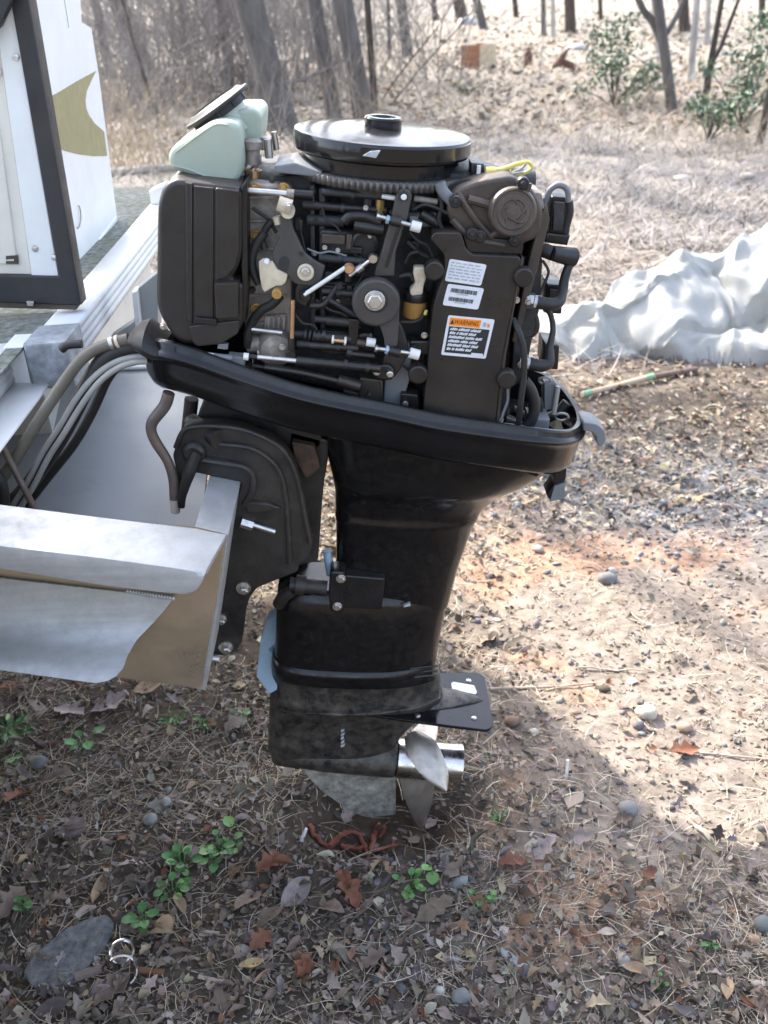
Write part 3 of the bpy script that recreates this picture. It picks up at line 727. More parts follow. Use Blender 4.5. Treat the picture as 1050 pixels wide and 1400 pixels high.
obj('plug_lead', ptube([(734, 413), (752, 416), (764, 413), (769, 398), (772, 380), (778, 362)], [1.45, 1.45, 1.455, 1.47, 1.475, 1.48], [9, 9, 8, 7, 6.5, 6], 12), m_rub, mo)
obj('plug_lead', ptube([(724, 497), (742, 500), (751, 494), (752, 474), (756, 450), (752, 428), (744, 422)], [1.45, 1.45, 1.455, 1.465, 1.475, 1.48, 1.485], [9, 8.5, 7.5, 5, 4, 4, 4], 12), m_rub, mo)
obj('plug_lead', ptube([(731, 432), (733, 446), (728, 456), (716, 460)], 1.48, 5, 10), m_rub, mo)
obj('breather_hose', ptube([(744, 279), (752, 260), (764, 253), (775, 259), (777, 276)], 1.50, 4.2, 10), m_grey, mo)
obj('rubber_hose', ptube([(777, 274), (778, 290), (774, 306), (771, 322)], [1.505] * 4, 6.5, 10), m_rub, mo)
obj('rubber_hose', ptube([(701, 436), (710, 455), (716, 480), (716, 515), (712, 548), (709, 582)], [1.44, 1.425, 1.42, 1.42, 1.42, 1.43], 4.4, 10), m_rub, mo)
obj('rubber_hose', ptube([(716, 520), (726, 534), (731, 555), (726, 575), (712, 590)], 1.46, 8, 12), m_rub, mo)
obj('thin_wire', ptube([(694, 530), (694, 548), (688, 565), (683, 582)], 1.43, 2.0, 8), m_grey, mo)
obj('head_casting', plate([(716, 350), (742, 352), (738, 420), (726, 470), (718, 520), (698, 530), (704, 450)], 1.475, 1.60, .004, r=4), m_castd, mo)
for (a, b) in ((706, 410), (722, 412), (712, 498)): obj('bolt', bolt(a, b, 1.448, 3.6, .007), m_steel, mo)
cl = obj('connector_block', plate([(744, 523), (758, 521), (764, 528), (757, 560), (744, 562)], 1.52, 1.55, .003), m_grey, mo)
obj('connector_clip', tube([P(763, 528, 1.515), P(757, 566, 1.515)], .0042, 8), m_cable, cl)
for (a, b, r_) in ((768, 570, 9), (745, 520, 8)):
    obj('wire_loop', tube([P(a + r_ * math.cos(t), b + r_ * .55 * math.sin(t), 1.52 + .008 * math.sin(t)) for t in np.linspace(0, 6.0, 18)], .0022, 6), m_cable, mo)
obj('pan_harness', join(ptube([(700, 560), (730, 575), (760, 566), (775, 550)], 1.56, 7, 10), ptube([(690, 575), (720, 586), (750, 580)], 1.50, 6, 10), plate([(726, 548), (744, 552), (742, 576), (724, 574)], 1.50, 1.53, .003)), m_rub, mo)
obj('blue_bracket', plate([(724, 572), (752, 574), (750, 592), (722, 590)], 1.47, 1.52, .003), m_grey, mo)

# ---- throttle lever: arm, wheel, screws
s4 = 1.435
arm = rnd([(541, 268), (544, 260), (552, 257.5), (560, 260), (563.5, 269), (557, 299), (550, 318), (541, 345), (539, 378), (512, 378), (514, 366), (522, 344), (528, 322), (535, 299)], 2.5)
o_arm = obj('throttle_lever', prism3([P(a, b, s4) for a, b in arm], Vector((0, .012, 0)), .003, 2), m_lever, mo, 45)
obj('lever_groove', prism3([P(a, b, s4 - .0015) for a, b in ((547, 300), (552, 300), (541, 330), (530, 366), (526, 366), (536, 330))], Vector((0, .004, 0)), .001), m_matte, o_arm)
obj('lever_eye', lathe([(.0062, 0), (.0062, .0015)], P(552, 269, s4 - .0008), (0, -1, 0), 16), m_ink, o_arm)
obj('ball_stud', lathe([(.0032, 0), (.0044, .003), (.0032, .006)], P(552, 269, s4 - .001), (0, -1, 0), 12), m_white, o_arm)
o_wh = obj('throttle_wheel', join(disc(514, 411, 1.428, 33, .014, 40, .12), plate([(497, 437), (519, 444), (525, 462), (526, 474), (543, 474), (545.5, 440), (546.5, 410), (530, 430)], 1.422, 1.432, .002, r=3)), m_lever, mo, 40)
obj('wheel_washer', disc(514, 411, 1.414, 16.5, .0025, 28, .1), m_castd, o_wh)
obj('wheel_bolt', bolt(512.5, 411, 1.4115, 10.5, .009), m_steel, o_wh)
obj('lower_lever', plate([(526, 440), (546, 438), (553, 452), (559, 474), (555, 492), (546, 508), (536, 520), (524, 519), (520, 505), (528, 480)], 1.433, 1.443, .003, r=6), m_matte, mo)
for pts, cx_, nutc, ys in (([(515, 295), (566, 309)], (569, 310), (530, 300), 1.428), ([(513, 476), (562, 483)], (567, 484), (529, 478), 1.416)):
    st = obj('stop_screw', join(ptube(pts, ys, 3.2, 10), ptube([pts[0], (pts[0][0] + 3, pts[0][1] + 1)], ys, 5, 8)), m_steel, mo)
    obj('screw_cap', ptube([(cx_[0] - 7, cx_[1] - 2), (cx_[0] + 6, cx_[1] + 1.5)], ys, 7.3, 14), m_white, st)
    obj('lock_nut', ptube([(nutc[0] - 2, nutc[1] - .5), (nutc[0] + 2, nutc[1] + .5)], ys, 6, 6), m_blue, st)
    obj('screw_boss', ptube([(nutc[0] + 3, nutc[1] + 1), (nutc[0] + 18, nutc[1] + 4.5)], ys, 6.5, 12), m_cover, st)
for a, b in ((515, 507), (533, 510)): obj('ball_stud', disc(a, b, 1.424, 5.4, .008, 16, .4), m_steel, mo)

# ---- throttle cam assembly
o_cam = obj('throttle_cam', plate([(383, 294), (396, 294), (402, 315), (417, 346), (430, 356), (445, 364), (439, 384), (427, 392), (405, 389), (396, 382), (388, 372), (375, 365), (372, 350), (376, 338), (383, 325)], 1.437, 1.445, .002, r=3), m_lever, mo)
obj('cam_roller', join(ptube([(380, 278), (398, 284)], 1.433, 10.5, 18), lathe([(.010, 0), (.010, .012)], P(394, 287, 1.44), (0, -1, 0), 16)), m_cream, o_cam)
obj('roller_bolt', bolt(395, 283, 1.425, 4.2, .006), m_steel, o_cam)
obj('roller_pad', ptube([(378, 296), (381, 306)], 1.447, 6, 10), m_cream, o_cam)
obj('cam_slot', prism3([P(a, b, 1.4364) for a, b in rnd([(383, 352), (391, 349), (396, 356), (394, 371), (385, 372), (380, 362)], 3)], Vector((0, .002, 0)), 0), m_ink, o_cam)
obj('cam_hole', lathe([(.0035, 0), (.0035, .001)], P(412, 347, 1.4365), (0, -1, 0), 12), m_ink, o_cam)
ws = obj('cam_washer', disc(418, 372, 1.434, 11.5, .006, 28, .2), m_cream, o_cam)
obj('cam_bolt', bolt(417.5, 371, 1.428, 5.2, .004), m_steel, ws)
o_cb = obj('cam_plate', plate([(353.5, 358), (361, 353), (366, 360), (372, 357), (376, 364), (379, 369), (393, 376), (391, 386), (386, 391), (378, 391), (370, 395), (362, 400), (358, 395), (355, 378)], 1.430, 1.437, .0015, r=2), m_cream, mo)
obj('cam_stud', disc(365, 357, 1.429, 4.2, .006, 12, .4), m_white, o_cb)
obj('yellow_plug', disc(379, 400, 1.428, 7.2, .010, 18, .2), m_brass, o_cb)
obj('oil_lever', plate([(408, 388), (424, 388), (424, 408), (418, 420), (404, 412), (404, 395)], 1.440, 1.450, .002, r=3), m_matte, mo)
obj('link_rod', join(ptube([(416, 403), (472, 366)], 1.426, 3.0, 10)), m_white, mo)
obj('ball_link', join(ptube([(478, 377), (510, 353)], 1.43, 3.1, 10), lathe([(.006, -.004), (.0078, 0), (.006, .006)], P(510, 353, 1.43), (0, -1, 0), 12), ptube([(488, 370), (496, 364)], 1.43, 5, 8)), m_steel, mo)
obj('ball_link', join(lathe([(.006, -.004), (.0085, 0), (.006, .006)], P(477, 367, 1.428), (0, -1, 0), 12)), m_copper, mo)
obj('ball_socket', join(lathe([(.008, -.006), (.010, 0), (.007, .008)], P(418, 404, 1.432), (0, -1, 0), 12), ptube([(476, 362), (476, 384)], 1.438, 6, 10)), m_black, mo)
obj('oil_rod', ptube([(400.5, 410), (399, 464)], 1.43, 3.2, 10), m_copper, mo)
obj('ball_socket', join(ptube([(398.5, 462), (398, 486)], 1.43, 5.0, 10), lathe([(.008, -.006), (.009, 0), (.007, .007)], P(398, 484, 1.428), (0, -1, 0), 12)), m_black, mo)
obj('rubber_hose', ptube([(362, 318), (352, 332), (345, 350), (346, 370), (354, 388)], 1.447, 6, 12), m_rub, mo)
obj('rubber_hose', ptube([(383, 404), (372, 416), (358, 424), (345, 440), (339, 458), (339, 474)], [1.44, 1.442, 1.445, 1.45, 1.452, 1.455], 6.5, 12), m_rub, mo)
obj('rubber_hose', ptube([(372, 302), (364, 312), (358, 326), (362, 340)], 1.452, 5, 10), m_rub, mo)
obj('angle_bracket', join(ptube([(463, 388), (449, 409)], 1.436, 3.6, 8), ptube([(449, 409), (486, 431)], 1.436, 3.6, 8), ptube([(464, 386), (465, 394)], 1.434, 4.2, 8)), m_castd, mo)
obj('choke_link', ptube([(424, 418), (440, 417), (450, 409)], 1.44, 4.5, 10), m_matte, mo)

# ---- carburettors, rails and rods behind the linkage
def rod(pts, y, r_, m, nm='fuel_rail', par=None, n=12): return obj(nm, ptube(pts, y, r_, n), m, par or mo)
rod([(340, 261), (392, 265)], 1.452, 4.6, m_steel, 'vapour_tube')
rod([(392, 265), (402, 266)], 1.452, 7, m_cast, 'tube_collar')
rod([(402, 265), (428, 267)], 1.454, 6.5, m_black, 'vapour_tube')
rod([(440, 262), (520, 268)], 1.462, 5.2, m_castd)
rod([(414, 280), (528, 288)], 1.468, 6.0, m_matte)
rod([(420, 300), (470, 303)], 1.472, 8, m_castd)
rod([(522, 268), (541, 271)], 1.445, 3.4, m_white, 'idle_tube')
rod([(566, 271), (598, 276)], 1.455, 4.2, m_cast)
rod([(470, 303), (480, 296), (500, 296), (520, 304)], 1.452, 8, m_black, 'intake_elbow')
rod([(484, 308), (524, 314)], 1.452, 9.5, m_black, 'intake_elbow')
rod([(575, 292), (600, 306)], 1.46, 8, m_black, 'intake_elbow')
rod([(560, 300), (596, 300)], 1.47, 10, m_grey, 'intake_elbow')
for (x0, y0, x1, y1) in ((408, 254, 430, 480), (428, 258, 436, 475)):
    obj('carburettor_flange', plate([(x0 + 16, y0), (x1, y0), (x1 + 2, y1), (x0 + 17, y1)], 1.470, 1.50, .002), m_castd, mo)
for k, (yy) in enumerate((318, 388, 455)):
    cb_ = obj('carburettor', plate([(437, yy - 4), (512, yy + 2), (510, yy + 34), (436, yy + 28)], 1.462, 1.52, .006, r=5), m_castd, mo)
    obj('float_bowl', plate([(440, yy + 2), (472, yy + 4), (472, yy + 17), (439, yy + 15)], 1.452, 1.47, .002), m_pump if k == 0 else m_matte, cb_)
    obj('carburettor_cap', plate([(474, yy + 2), (482, yy + 3), (480, yy + 24), (473, yy + 23)], 1.449, 1.47, .002), m_pump if k == 0 else m_matte, cb_)
    obj('carburettor_throat', lathe([(.021, 0), (.021, .016), (.017, .018), (.016, .008)], P(498, yy + 14, 1.468), (0, -1, 0), 22), m_matte, cb_)
    for a, b in ((444, yy + 20), (506, yy + 4), (462, yy + 24)): obj('bolt', bolt(a, b, 1.456, 2.6, .005), m_steel, cb_)
rod([(436, 352), (500, 358)], 1.452, 5.5, m_castd); rod([(440, 398), (482, 402)], 1.448, 5.6, m_matte)
rod([(446, 438), (478, 441)], 1.446, 6.6, m_matte); rod([(430, 436), (446, 437)], 1.446, 5.0, m_castd)
for k in range(4): rod([(416 + k * 6, 457 + k * .6), (419 + k * 6, 457.5 + k * .6)], 1.443, 7.5, m_castd, 'hose_ridge', n=10)
rod([(398, 456), (420, 457)], 1.446, 5, m_castd, 'primer_tube'); rod([(428, 459), (480, 464)], 1.444, 7.0, m_matte, 'primer_tube')
rod([(344, 450), (386, 455)], 1.448, 3.6, m_steel, 'primer_tube')
rod([(406, 470), (424, 471)], 1.444, 5.5, m_castd, 'oil_line'); rod([(424, 472), (490, 476)], 1.443, 6, m_matte, 'oil_line')
sp_ = rod([(454, 465), (474, 467)], 1.434, 3.2, m_copper, 'shift_pin')
for a, b in ((455, 464), (472, 466)): obj('pin_washer', ptube([(a - 1.4, b), (a + 1.4, b + .3)], 1.434, 6.0, 12), m_white, sp_)
rod([(488, 468), (500, 470)], 1.434, 5, m_pump, 'shift_pin'); rod([(501, 467), (513, 469)], 1.431, 6.2, m_white, 'shift_nut')
obj('pin_guide', plate([(476, 436), (491, 437), (489, 472), (477, 472)], 1.438, 1.45, .002), m_black, mo)
rod([(474, 483), (512, 487)], 1.44, 4.2, m_matte, 'oil_line'); rod([(474, 481), (481, 483)], 1.438, 6, m_castd, 'oil_line')
sh = rod([(405, 493), (520, 504)], 1.420, 6.4, m_black, 'shift_rod')
rod([(352, 488), (405, 493.3)], 1.420, 3.9, m_steel, 'rod_shank', sh); rod([(333, 486), (352, 488)], 1.420, 3.3, m_castd, 'rod_shank', sh)
rod([(333, 487), (340, 488)], 1.418, 5.2, m_white, 'rod_nut', sh)
obj('rod_end', plate([(508, 500), (532, 498), (542, 508), (536, 521), (520, 520), (508, 514)], 1.424, 1.434, .003, r=5), m_black, sh)
s2 = rod([(362, 502), (410, 509), (464, 521)], 1.43, 5.6, m_black, 'throttle_cable'); rod([(462, 519), (492, 528)], 1.43, 8, m_matte, 'cable_end', s2)
rod([(266, 483), (292, 487)], 1.418, 4.2, m_white, 'cable_guide'); rod([(292, 487), (318, 490)], 1.42, 4.6, m_grey, 'cable_guide')
obj('cable_anchor', join(plate([(312, 486), (336, 489), (334, 502), (311, 498)], 1.42, 1.44, .002), plate([(298, 470), (312, 471), (311, 478), (297, 477)], 1.42, 1.43, .001)), m_grey, mo)
obj('shift_bracket', plate([(492, 516), (524, 520), (524, 552), (490, 545)], 1.435, 1.47, .003), m_matte, mo)
obj('side_bracket', plate([(526, 514), (552, 488), (556, 470), (564, 470), (560, 520), (548, 560), (524, 556)], 1.452, 1.47, .003, r=3), m_grey, mo)
obj('side_bracket', plate([(548, 538), (572, 540), (574, 570), (546, 566)], 1.44, 1.48, .003, r=3), m_black, mo)
obj('bolt', bolt(554, 552, 1.439, 3.4, .006), m_steel, mo)
obj('side_bracket', plate([(560, 466), (592, 466), (590, 486), (560, 486)], 1.448, 1.48, .003, r=4), m_matte, mo)

# ---- fuel filter
ff = obj('fuel_filter', lathe([(.0155, 0), (.0175, .003), (.0175, .026), (.0155, .028)], P(566, 433, 1.46), AX, 22), m_amber, mo)
obj('filter_collar', lathe([(.0185, .026), (.019, .028), (.019, .038), (.016, .042)], P(566, 433, 1.46), AX, 22), m_black, ff)
obj('filter_cap', plate([(566, 366), (581, 366), (583, 380), (579, 392), (578, 403), (562, 405), (560, 398), (568, 388), (565, 376)], 1.438, 1.458, .003, r=3), m_cream, ff)
rod([(548, 440), (566, 440), (577, 434), (582, 424)], 1.442, 2.6, m_rub, 'filter_hose')
rod([(583, 424), (581, 430)], 1.440, 2.4, m_yellow, 'filter_hose')
rod([(546, 378), (560, 376), (566, 384)], 1.45, 4, m_rub, 'filter_hose')
rod([(572, 344), (560, 348), (554, 360)], 1.46, 3, m_rub, 'filter_hose')
rod([(556, 330), (574, 346), (586, 352)], 1.468, 4, m_rub, 'filter_hose')

# ---- small wires, clips and bolts filling the dark gaps
rw = random.Random(21)
for pts, y, r_, mm in (([(408, 300), (414, 330), (420, 352), (432, 372)], 1.46, 1.8, m_rub), ([(440, 284), (446, 300), (462, 312), (470, 330)], 1.455, 1.6, m_rub), ([(432, 410), (452, 424), (470, 430), (492, 448)], 1.45, 2.2, m_rub),
        ([(560, 318), (572, 330), (584, 336), (592, 350)], 1.455, 2.2, m_rub), ([(556, 396), (566, 410), (560, 430), (552, 446)], 1.465, 2.0, m_rub), ([(404, 430), (414, 442), (430, 446), (440, 470)], 1.448, 2.0, m_rub),
        ([(566, 286), (580, 280), (596, 284), (612, 292)], 1.45, 2.4, m_rub), ([(500, 252), (520, 258), (548, 256), (580, 262)], 1.46, 2.2, m_rub), ([(420, 340), (436, 346), (452, 344), (474, 350)], 1.452, 1.5, m_grey),
        ([(486, 392), (494, 380), (498, 366), (492, 350)], 1.452, 1.8, m_rub), ([(552, 500), (564, 510), (578, 512), (588, 530)], 1.44, 2.0, m_rub), ([(700, 380), (708, 394), (706, 408)], 1.45, 2.0, m_rub),
        ([(736, 350), (726, 372), (722, 396), (716, 416)], 1.455, 2.6, m_rub), ([(742, 356), (750, 372), (742, 392), (736, 408)], 1.465, 2.0, m_rub), ([(345, 284), (356, 292), (366, 300), (378, 318)], 1.458, 2.4, m_rub),
        ([(345, 500), (380, 506), (420, 516), (452, 522)], 1.44, 3.0, m_rub), ([(470, 534), (494, 540), (520, 548)], 1.45, 4, m_rub), ([(600, 262), (604, 280), (600, 300), (606, 316)], 1.452, 3.2, m_rub)):
    obj('wire', ptube(pts, y, r_, 8), mm, mo)
for a, b, y in ((428, 262, 1.468), (432, 300, 1.468), (430, 346, 1.468), (432, 386, 1.468), (430, 420, 1.468), (431, 452, 1.468), (500, 284, 1.455), (536, 290, 1.45), (590, 300, 1.46), (580, 458, 1.446), (566, 476, 1.446), (505, 538, 1.433), (372, 246, 1.467), (344, 344, 1.467), (345, 396, 1.467), (392, 330, 1.467)):
    obj('bolt', bolt(a, b, y, rw.uniform(2.6, 3.6), .006), rw.choice((m_steel, m_castd, m_castd)), mo)
for a, b, w_, h_, y in ((444, 372, 22, 10, 1.452), (480, 338, 16, 10, 1.45), (404, 300, 10, 16, 1.46), (560, 330, 14, 20, 1.472), (548, 290, 22, 10, 1.462), (446, 476, 28, 8, 1.448), (568, 252, 26, 14, 1.47), (598, 320, 10, 22, 1.47)):
    obj('clip_block', plate([(a, b), (a + w_, b + 1), (a + w_ - 1, b + h_), (a, b + h_ - 1)], y, y + .02, .0025, 2, r=2), rw.choice((m_matte, m_black, m_castd)), mo)
for (a, b, c, d) in ((440, 262, 4.8, 1.46), (466, 284, 6.6, 1.466), (500, 287, 6.6, 1.466), (480, 266, 5.8, 1.46), (462, 354, 6.2, 1.45), (460, 400, 6.4, 1.446), (440, 458, 7.8, 1.443), (460, 474, 6.8, 1.442), (470, 498, 7.2, 1.42), (500, 502, 7.0, 1.42)):
    obj('hose_clip', ptube([(a, b), (a + 5, b + .6)], d, c, 12), m_castd, mo)
obj('wire_bundle', join(*[ptube([(608 + k, 262 + 2 * k), (622 + k, 250 + k), (640, 246 + 1.5 * k), (660, 250 + k)], 1.47, 1.8, 6) for k in range(4)]), m_rub, mo)

# ================================================================== PONTOON BOAT (stern end)
bo = thing('pontoon_boat', (-.9, 1.57, 0), 'white pontoon boat with black gate frame, mossy deck and aluminium motor pod', 'pontoon boat')
ZD = 1.05
# deck, carpet, rails
obj('deck', abox((-4.2, .45, ZD - .05), (-.655, 3.05, ZD - .006)), m_wpaint, bo)
obj('deck_carpet', abox((-4.2, .45, ZD - .005), (-.606, 3.05, ZD - .001), .001), m_carpet, bo)
def rail(x1, y0, y1, z1=ZD, wd=.062, ht=.060):
    pr_ = [(x1 - wd, z1), (x1 - .004, z1), (x1, z1 - .004)]
    zz = z1 - .012
    for k in range(3):
        pr_ += [(x1, zz), (x1 - .0025, zz - .0015), (x1 - .0025, zz - .0045), (x1, zz - .006)]; zz -= .0155
    pr_ += [(x1, z1 - ht), (x1 - wd, z1 - ht)]
    return prism3([Vector((a, y0, b)) for a, b in pr_], Vector((0, y1 - y0, 0)), 0)
obj('deck_rail', rail(-.541, 1.745, 3.05), m_wpaint, bo, 30)
obj('deck_rail', rail(-.632, .45, 1.655), m_wpaint, bo, 30)
obj('rail_ledge', prism3([Vector((a, .45, b)) for a, b in ((-.68, ZD - .062), (-.575, ZD - .066), (-.572, ZD - .069), (-.575, ZD - .072), (-.68, ZD - .070))], Vector((0, 1.36, 0)), 0), m_wpaint, bo)
obj('rail_end_cap', abox((-.640, 1.63, ZD - .075), (-.606, 1.70, ZD + .001), .002), m_wpaint, bo)
obj('corner_block', prism3([Vector(p) for p in ((-.602, 1.625, ZD - .078), (-.528, 1.625, ZD - .074), (-.531, 1.625, ZD + .008), (-.604, 1.625, ZD + .006))], Vector((0, .105, 0)), .004, 2), m_block, bo)
obj('cross_beam', abox((-.70, 1.72, ZD - .30), (-.62, 2.75, ZD - .062), .002), m_panel, bo)
cbk = obj('stern_bracket', plate([(186, 396), (216, 372), (216, 470), (150, 476), (150, 462), (183, 440)], 1.94, 1.98, .002), m_alud, bo)
obj('bracket_lip', plate([(180, 400), (187, 398), (194, 465), (187, 466)], 1.92, 1.96, .001), m_wpaint, cbk)

# gate in its black frame
YG = 1.80
gt = obj('gate', plate([(-380, -30), (-14, -30), (43, 377), (-380, 372)], YG + .014, YG + .03, .001), m_panel, bo)
obj('gate_frame', plate([(2, -70), (28, -70), (111, 417), (-380, 402), (-380, 370), (80, 378)], YG, YG + .042, .0025), m_frame, gt)
obj('gate_frame', plate([(-420, -70), (-392, -70), (-340, 400), (-380, 402)], YG, YG + .042, .0025), m_frame, gt)
obj('gate_trim', plate([(-14, -60), (5, -60), (80, 378), (43, 377), (-10, 0)], YG + .006, YG + .03, .0015), m_wpaint, gt)
ip = obj('gate_inner_panel', plate([(-380, 60), (-16, 60), (24, 362), (-380, 358)], YG + .010, YG + .028, .003), m_panel, gt)
obj('latch_slot', plate([(8, 350), (24, 349), (25, 361), (8, 361), (8, 357), (19, 357), (19, 354), (8, 355)], YG + .009, YG + .012, 0), m_pump, ip)
for a, b in ((22, 78), (48, 340), (-2, 99), (74, 352), (61, 150)):
    obj('screw', lathe([(.006, 0), (.0052, .002), (.002, .003)], P(a, b, YG + .0055), (0, -1, 0), 12), m_steel, gt)
obj('gate_foot', plate([(-380, 402), (108, 417), (104, 424), (-380, 410)], YG + .006, YG + .036, .001), m_pump, gt)
obj('gate_hinge', plate([(36, 412), (46, 412), (45, 419), (37, 418)], YG - .006, YG + .004, .0008), m_steel, gt)
obj('gate_brace', prism3([P(a, b, YG - .03) for a, b in ((-80, 110), (-60, -90), (20, -60), (13, 6), (0, 36))], Vector((0, .02, 0)), .002), m_frame, gt)

# white stern panel with its olive graphic
XS = -.655
def sidep(px, x0=XS, t=-.035, bev=.002): return prism3([PX(a, b, x0) for a, b in px], Vector((t, 0, 0)), bev)
sp0 = obj('stern_panel', sidep([(30, -60), (107, -60), (112, 30), (125, 38), (135, 100), (160, 296), (112, 362), (92, 385)]), m_wpaint, bo)
gr_ = rnd([(70, 132), (100, 112), (131.5, 97), (121, 118), (117, 135), (119, 154), (130, 168), (142.5, 180)], 2)
gr_ = [(66, 134), (84, 124), (102, 113), (118, 104), (131.6, 97), (125, 110), (119, 124), (117, 137), (118, 148), (122, 158), (130, 169), (142.6, 180), (146.8, 213), (128, 213.5), (108, 211), (92, 207), (80, 203)]
obj('olive_graphic', prism3([PX(a, b, XS + .001) for a, b in gr_], Vector((-.0008, 0, 0)), 0), m_olive, sp0)
obj('panel_seam', tube([PX(88, 0, XS + .0005), PX(94, 38, XS + .0005)], .0012, 6), m_faint, sp0)
obj('panel_sill', prism3([PX(a, b, XS + .004) for a, b in ((112, 362), (160, 296), (161, 301), (114, 369))], Vector((-.03, 0, 0)), .001), m_wpaint, sp0)
obj('cable_loop', tube([PX(106 + 4.5 * math.cos(t), 296 + 16 * math.sin(t), XS + .004) for t in np.linspace(-1.2, 1.6, 12)], .0016, 6), m_cable, bo)
obj('far_rail_post', prism3([Vector((-.60, 2.78, ZD)), Vector((-.56, 2.78, ZD)), Vector((-.56, 2.78, ZD + .05)), Vector((-.60, 2.78, ZD + .035))], Vector((0, .06, 0)), .004), m_wpaint, bo)

# aluminium motor pod
YN = 1.27
obj('pod_side', plate([(-160, 690), (268, 723), (309, 733), (275, 941), (165, 927), (-160, 890)], YN - .002, YN + .004, .0008), m_refl_alu, bo)
obj('transom', plate([(266, 722), (312, 731), (281, 944), (240, 936)], YN + .005, 1.86, .0012), m_alu, bo)
obj('pod_far_side', prism3([P(a, b, y) for a, b, y in ((-160, 560, 1.83), (-40, 560, 1.83), (40, 519, 1.86), (100, 508, 1.87), (200, 503, 1.87), (300, 500, 1.87), (272, 745, 1.50), (-160, 735, 1.51))], Vector((0, .004, -.006)), .0012), m_alud, bo)
obj('far_side_lip', ptube([(44, 518), (100, 507), (200, 502), (300, 499)], 1.868, 3.0, 8), m_wpaint, bo)
obj('gasket_pad', plate([(256, 702), (272, 706), (272, 714), (254, 710)], 1.60, 1.64, .002), m_rub, bo)
def flange():
    st = [((-160, 672), (-160, 731), (-160, 755)), ((0, 690), (0, 746), (0, 777)), ((141, 708), (141, 763), (141, 800)), ((215, 717), (215, 773), (215, 809)),
          ((262, 722), (250, 778), (249, 812)), ((285, 727), (264, 780.5), (262, 810)), ((300, 729.5), (272, 782), (270, 805)), ((309, 731), (280, 784), (277, 795))]
    rings = []
    for b, f, l in st:
        B, Fp, L_ = P(b[0], b[1], YN - .004), P(f[0], f[1], 1.188), P(l[0], l[1], 1.186)
        up = Vector((0, 0, 1)); m1 = B.lerp(Fp, .93); m2 = Fp.lerp(L_, .25) + Vector((0, -.0025, 0))
        rings.append([B, m1 + up * .001, Fp.lerp(m1, .3) + Vector((0, -.0022, -.0005)), m2, L_, L_ + Vector((0, .005, .0)), m2 + Vector((0, .006, 0)), m1 - up * .006 + Vector((0, .002, 0)), B - up * .005])
    return loft(rings)
obj('pod_flange', flange(), m_alu, bo, 50)
def fin():
    rows = [((-160, 772), (237, 818), 1.262), ((-160, 800), (226, 833), 1.258), ((-160, 826), (210, 851), 1.252), ((-160, 850), (186, 876), 1.240), ((-160, 868), (174, 897), 1.215), ((-160, 878), (168, 914), 1.195), ((-160, 886), (158, 925), 1.182), ((-160, 891), (147, 931), 1.176), ((-160, 894), (131, 934), 1.172)]
    n = 14; fr, bk = [], []
    for a, b, y in rows:
        for j in range(n):
            t = (j / (n - 1)) ** .8
            p = P(a[0] + (b[0] - a[0]) * t, a[1] + (b[1] - a[1]) * t, y); fr.append(p); bk.append(p + Vector((0, .0045, -.001)))
    V = fr + bk; F = []; o = len(fr); m_ = len(rows)
    for i in range(m_ - 1):
        for j in range(n - 1):
            a = i * n + j; F.append((a, a + 1, a + n + 1, a + n)); F.append((o + a, o + a + n, o + a + n + 1, o + a + 1))
        a = i * n + n - 1; F.append((a, o + a, o + a + n, a + n))
    for j in range(n - 1):
        a = (m_ - 1) * n + j; F.append((a, a + 1, o + a + 1, o + a)); F.append((j, o + j, o + j + 1, j + 1))
    return V, F
o_fin = obj('splash_fin', fin(), m_alu, bo, 60)
wb = []
for k in range(17):
    q = P(174 + k * 3.9, 808.5 + k * .62, 1.258); wb.append(lathe([(.0008, -.003), (.0032, -.0015), (.0036, 0), (.0032, .0015), (.0008, .003)], q, (1, -.2, .2), 8))
obj('weld_bead', join(*wb), m_alu, o_fin)
obj('support_rod', tube([P(-30, 545, 1.42), P(48, 697, 1.40)], .0055, 12), m_pipe, bo)
# pontoons under the deck, left of the frame, and an added, unseen sheet overhead, cut to cast the shade on motor and ground
for y in (.80, 2.45):
    obj('pontoon', lathe([(.02, -4.4), (.18, -4.2), (.30, -3.8), (.31, -3.4), (.31, .0), (.29, .03), (.02, .04)], (-.95, y, .62), (1, 0, 0), 28), m_alud, bo)
HC = 2.45
dsp = Vector((sun_dir.x, sun_dir.y, 0)) * (HC / sun_dir.z)
shadow = [(-2.6, 2.7), (-.5, 2.42), (.02, 2.22), (.20, 2.06), (.36, 1.87), (.47, 1.68), (.545, 1.52), (.64, 1.435), (.80, 1.39), (1.3, 1.26), (1.8, 1.1), (1.95, .90), (1.9, .72), (-2.6, .70)]
cnp = [Vector((a, b, HC)) + dsp for a, b in shadow]
obj('shade_caster', prism3(cnp, Vector((0, 0, .03)), .01), M('shade_caster_cloth', (.30, .31, .32), .9, bump=.2), bo)
for a in ((-4.0, 2.95), (-2.0, 2.95), (-4.0, 2.15), (-2.0, 2.15)):
    obj('shade_caster_pole', tube([(a[0], a[1], ZD - .002), (a[0], a[1] + .12, HC)], .014, 10), m_alu, bo)

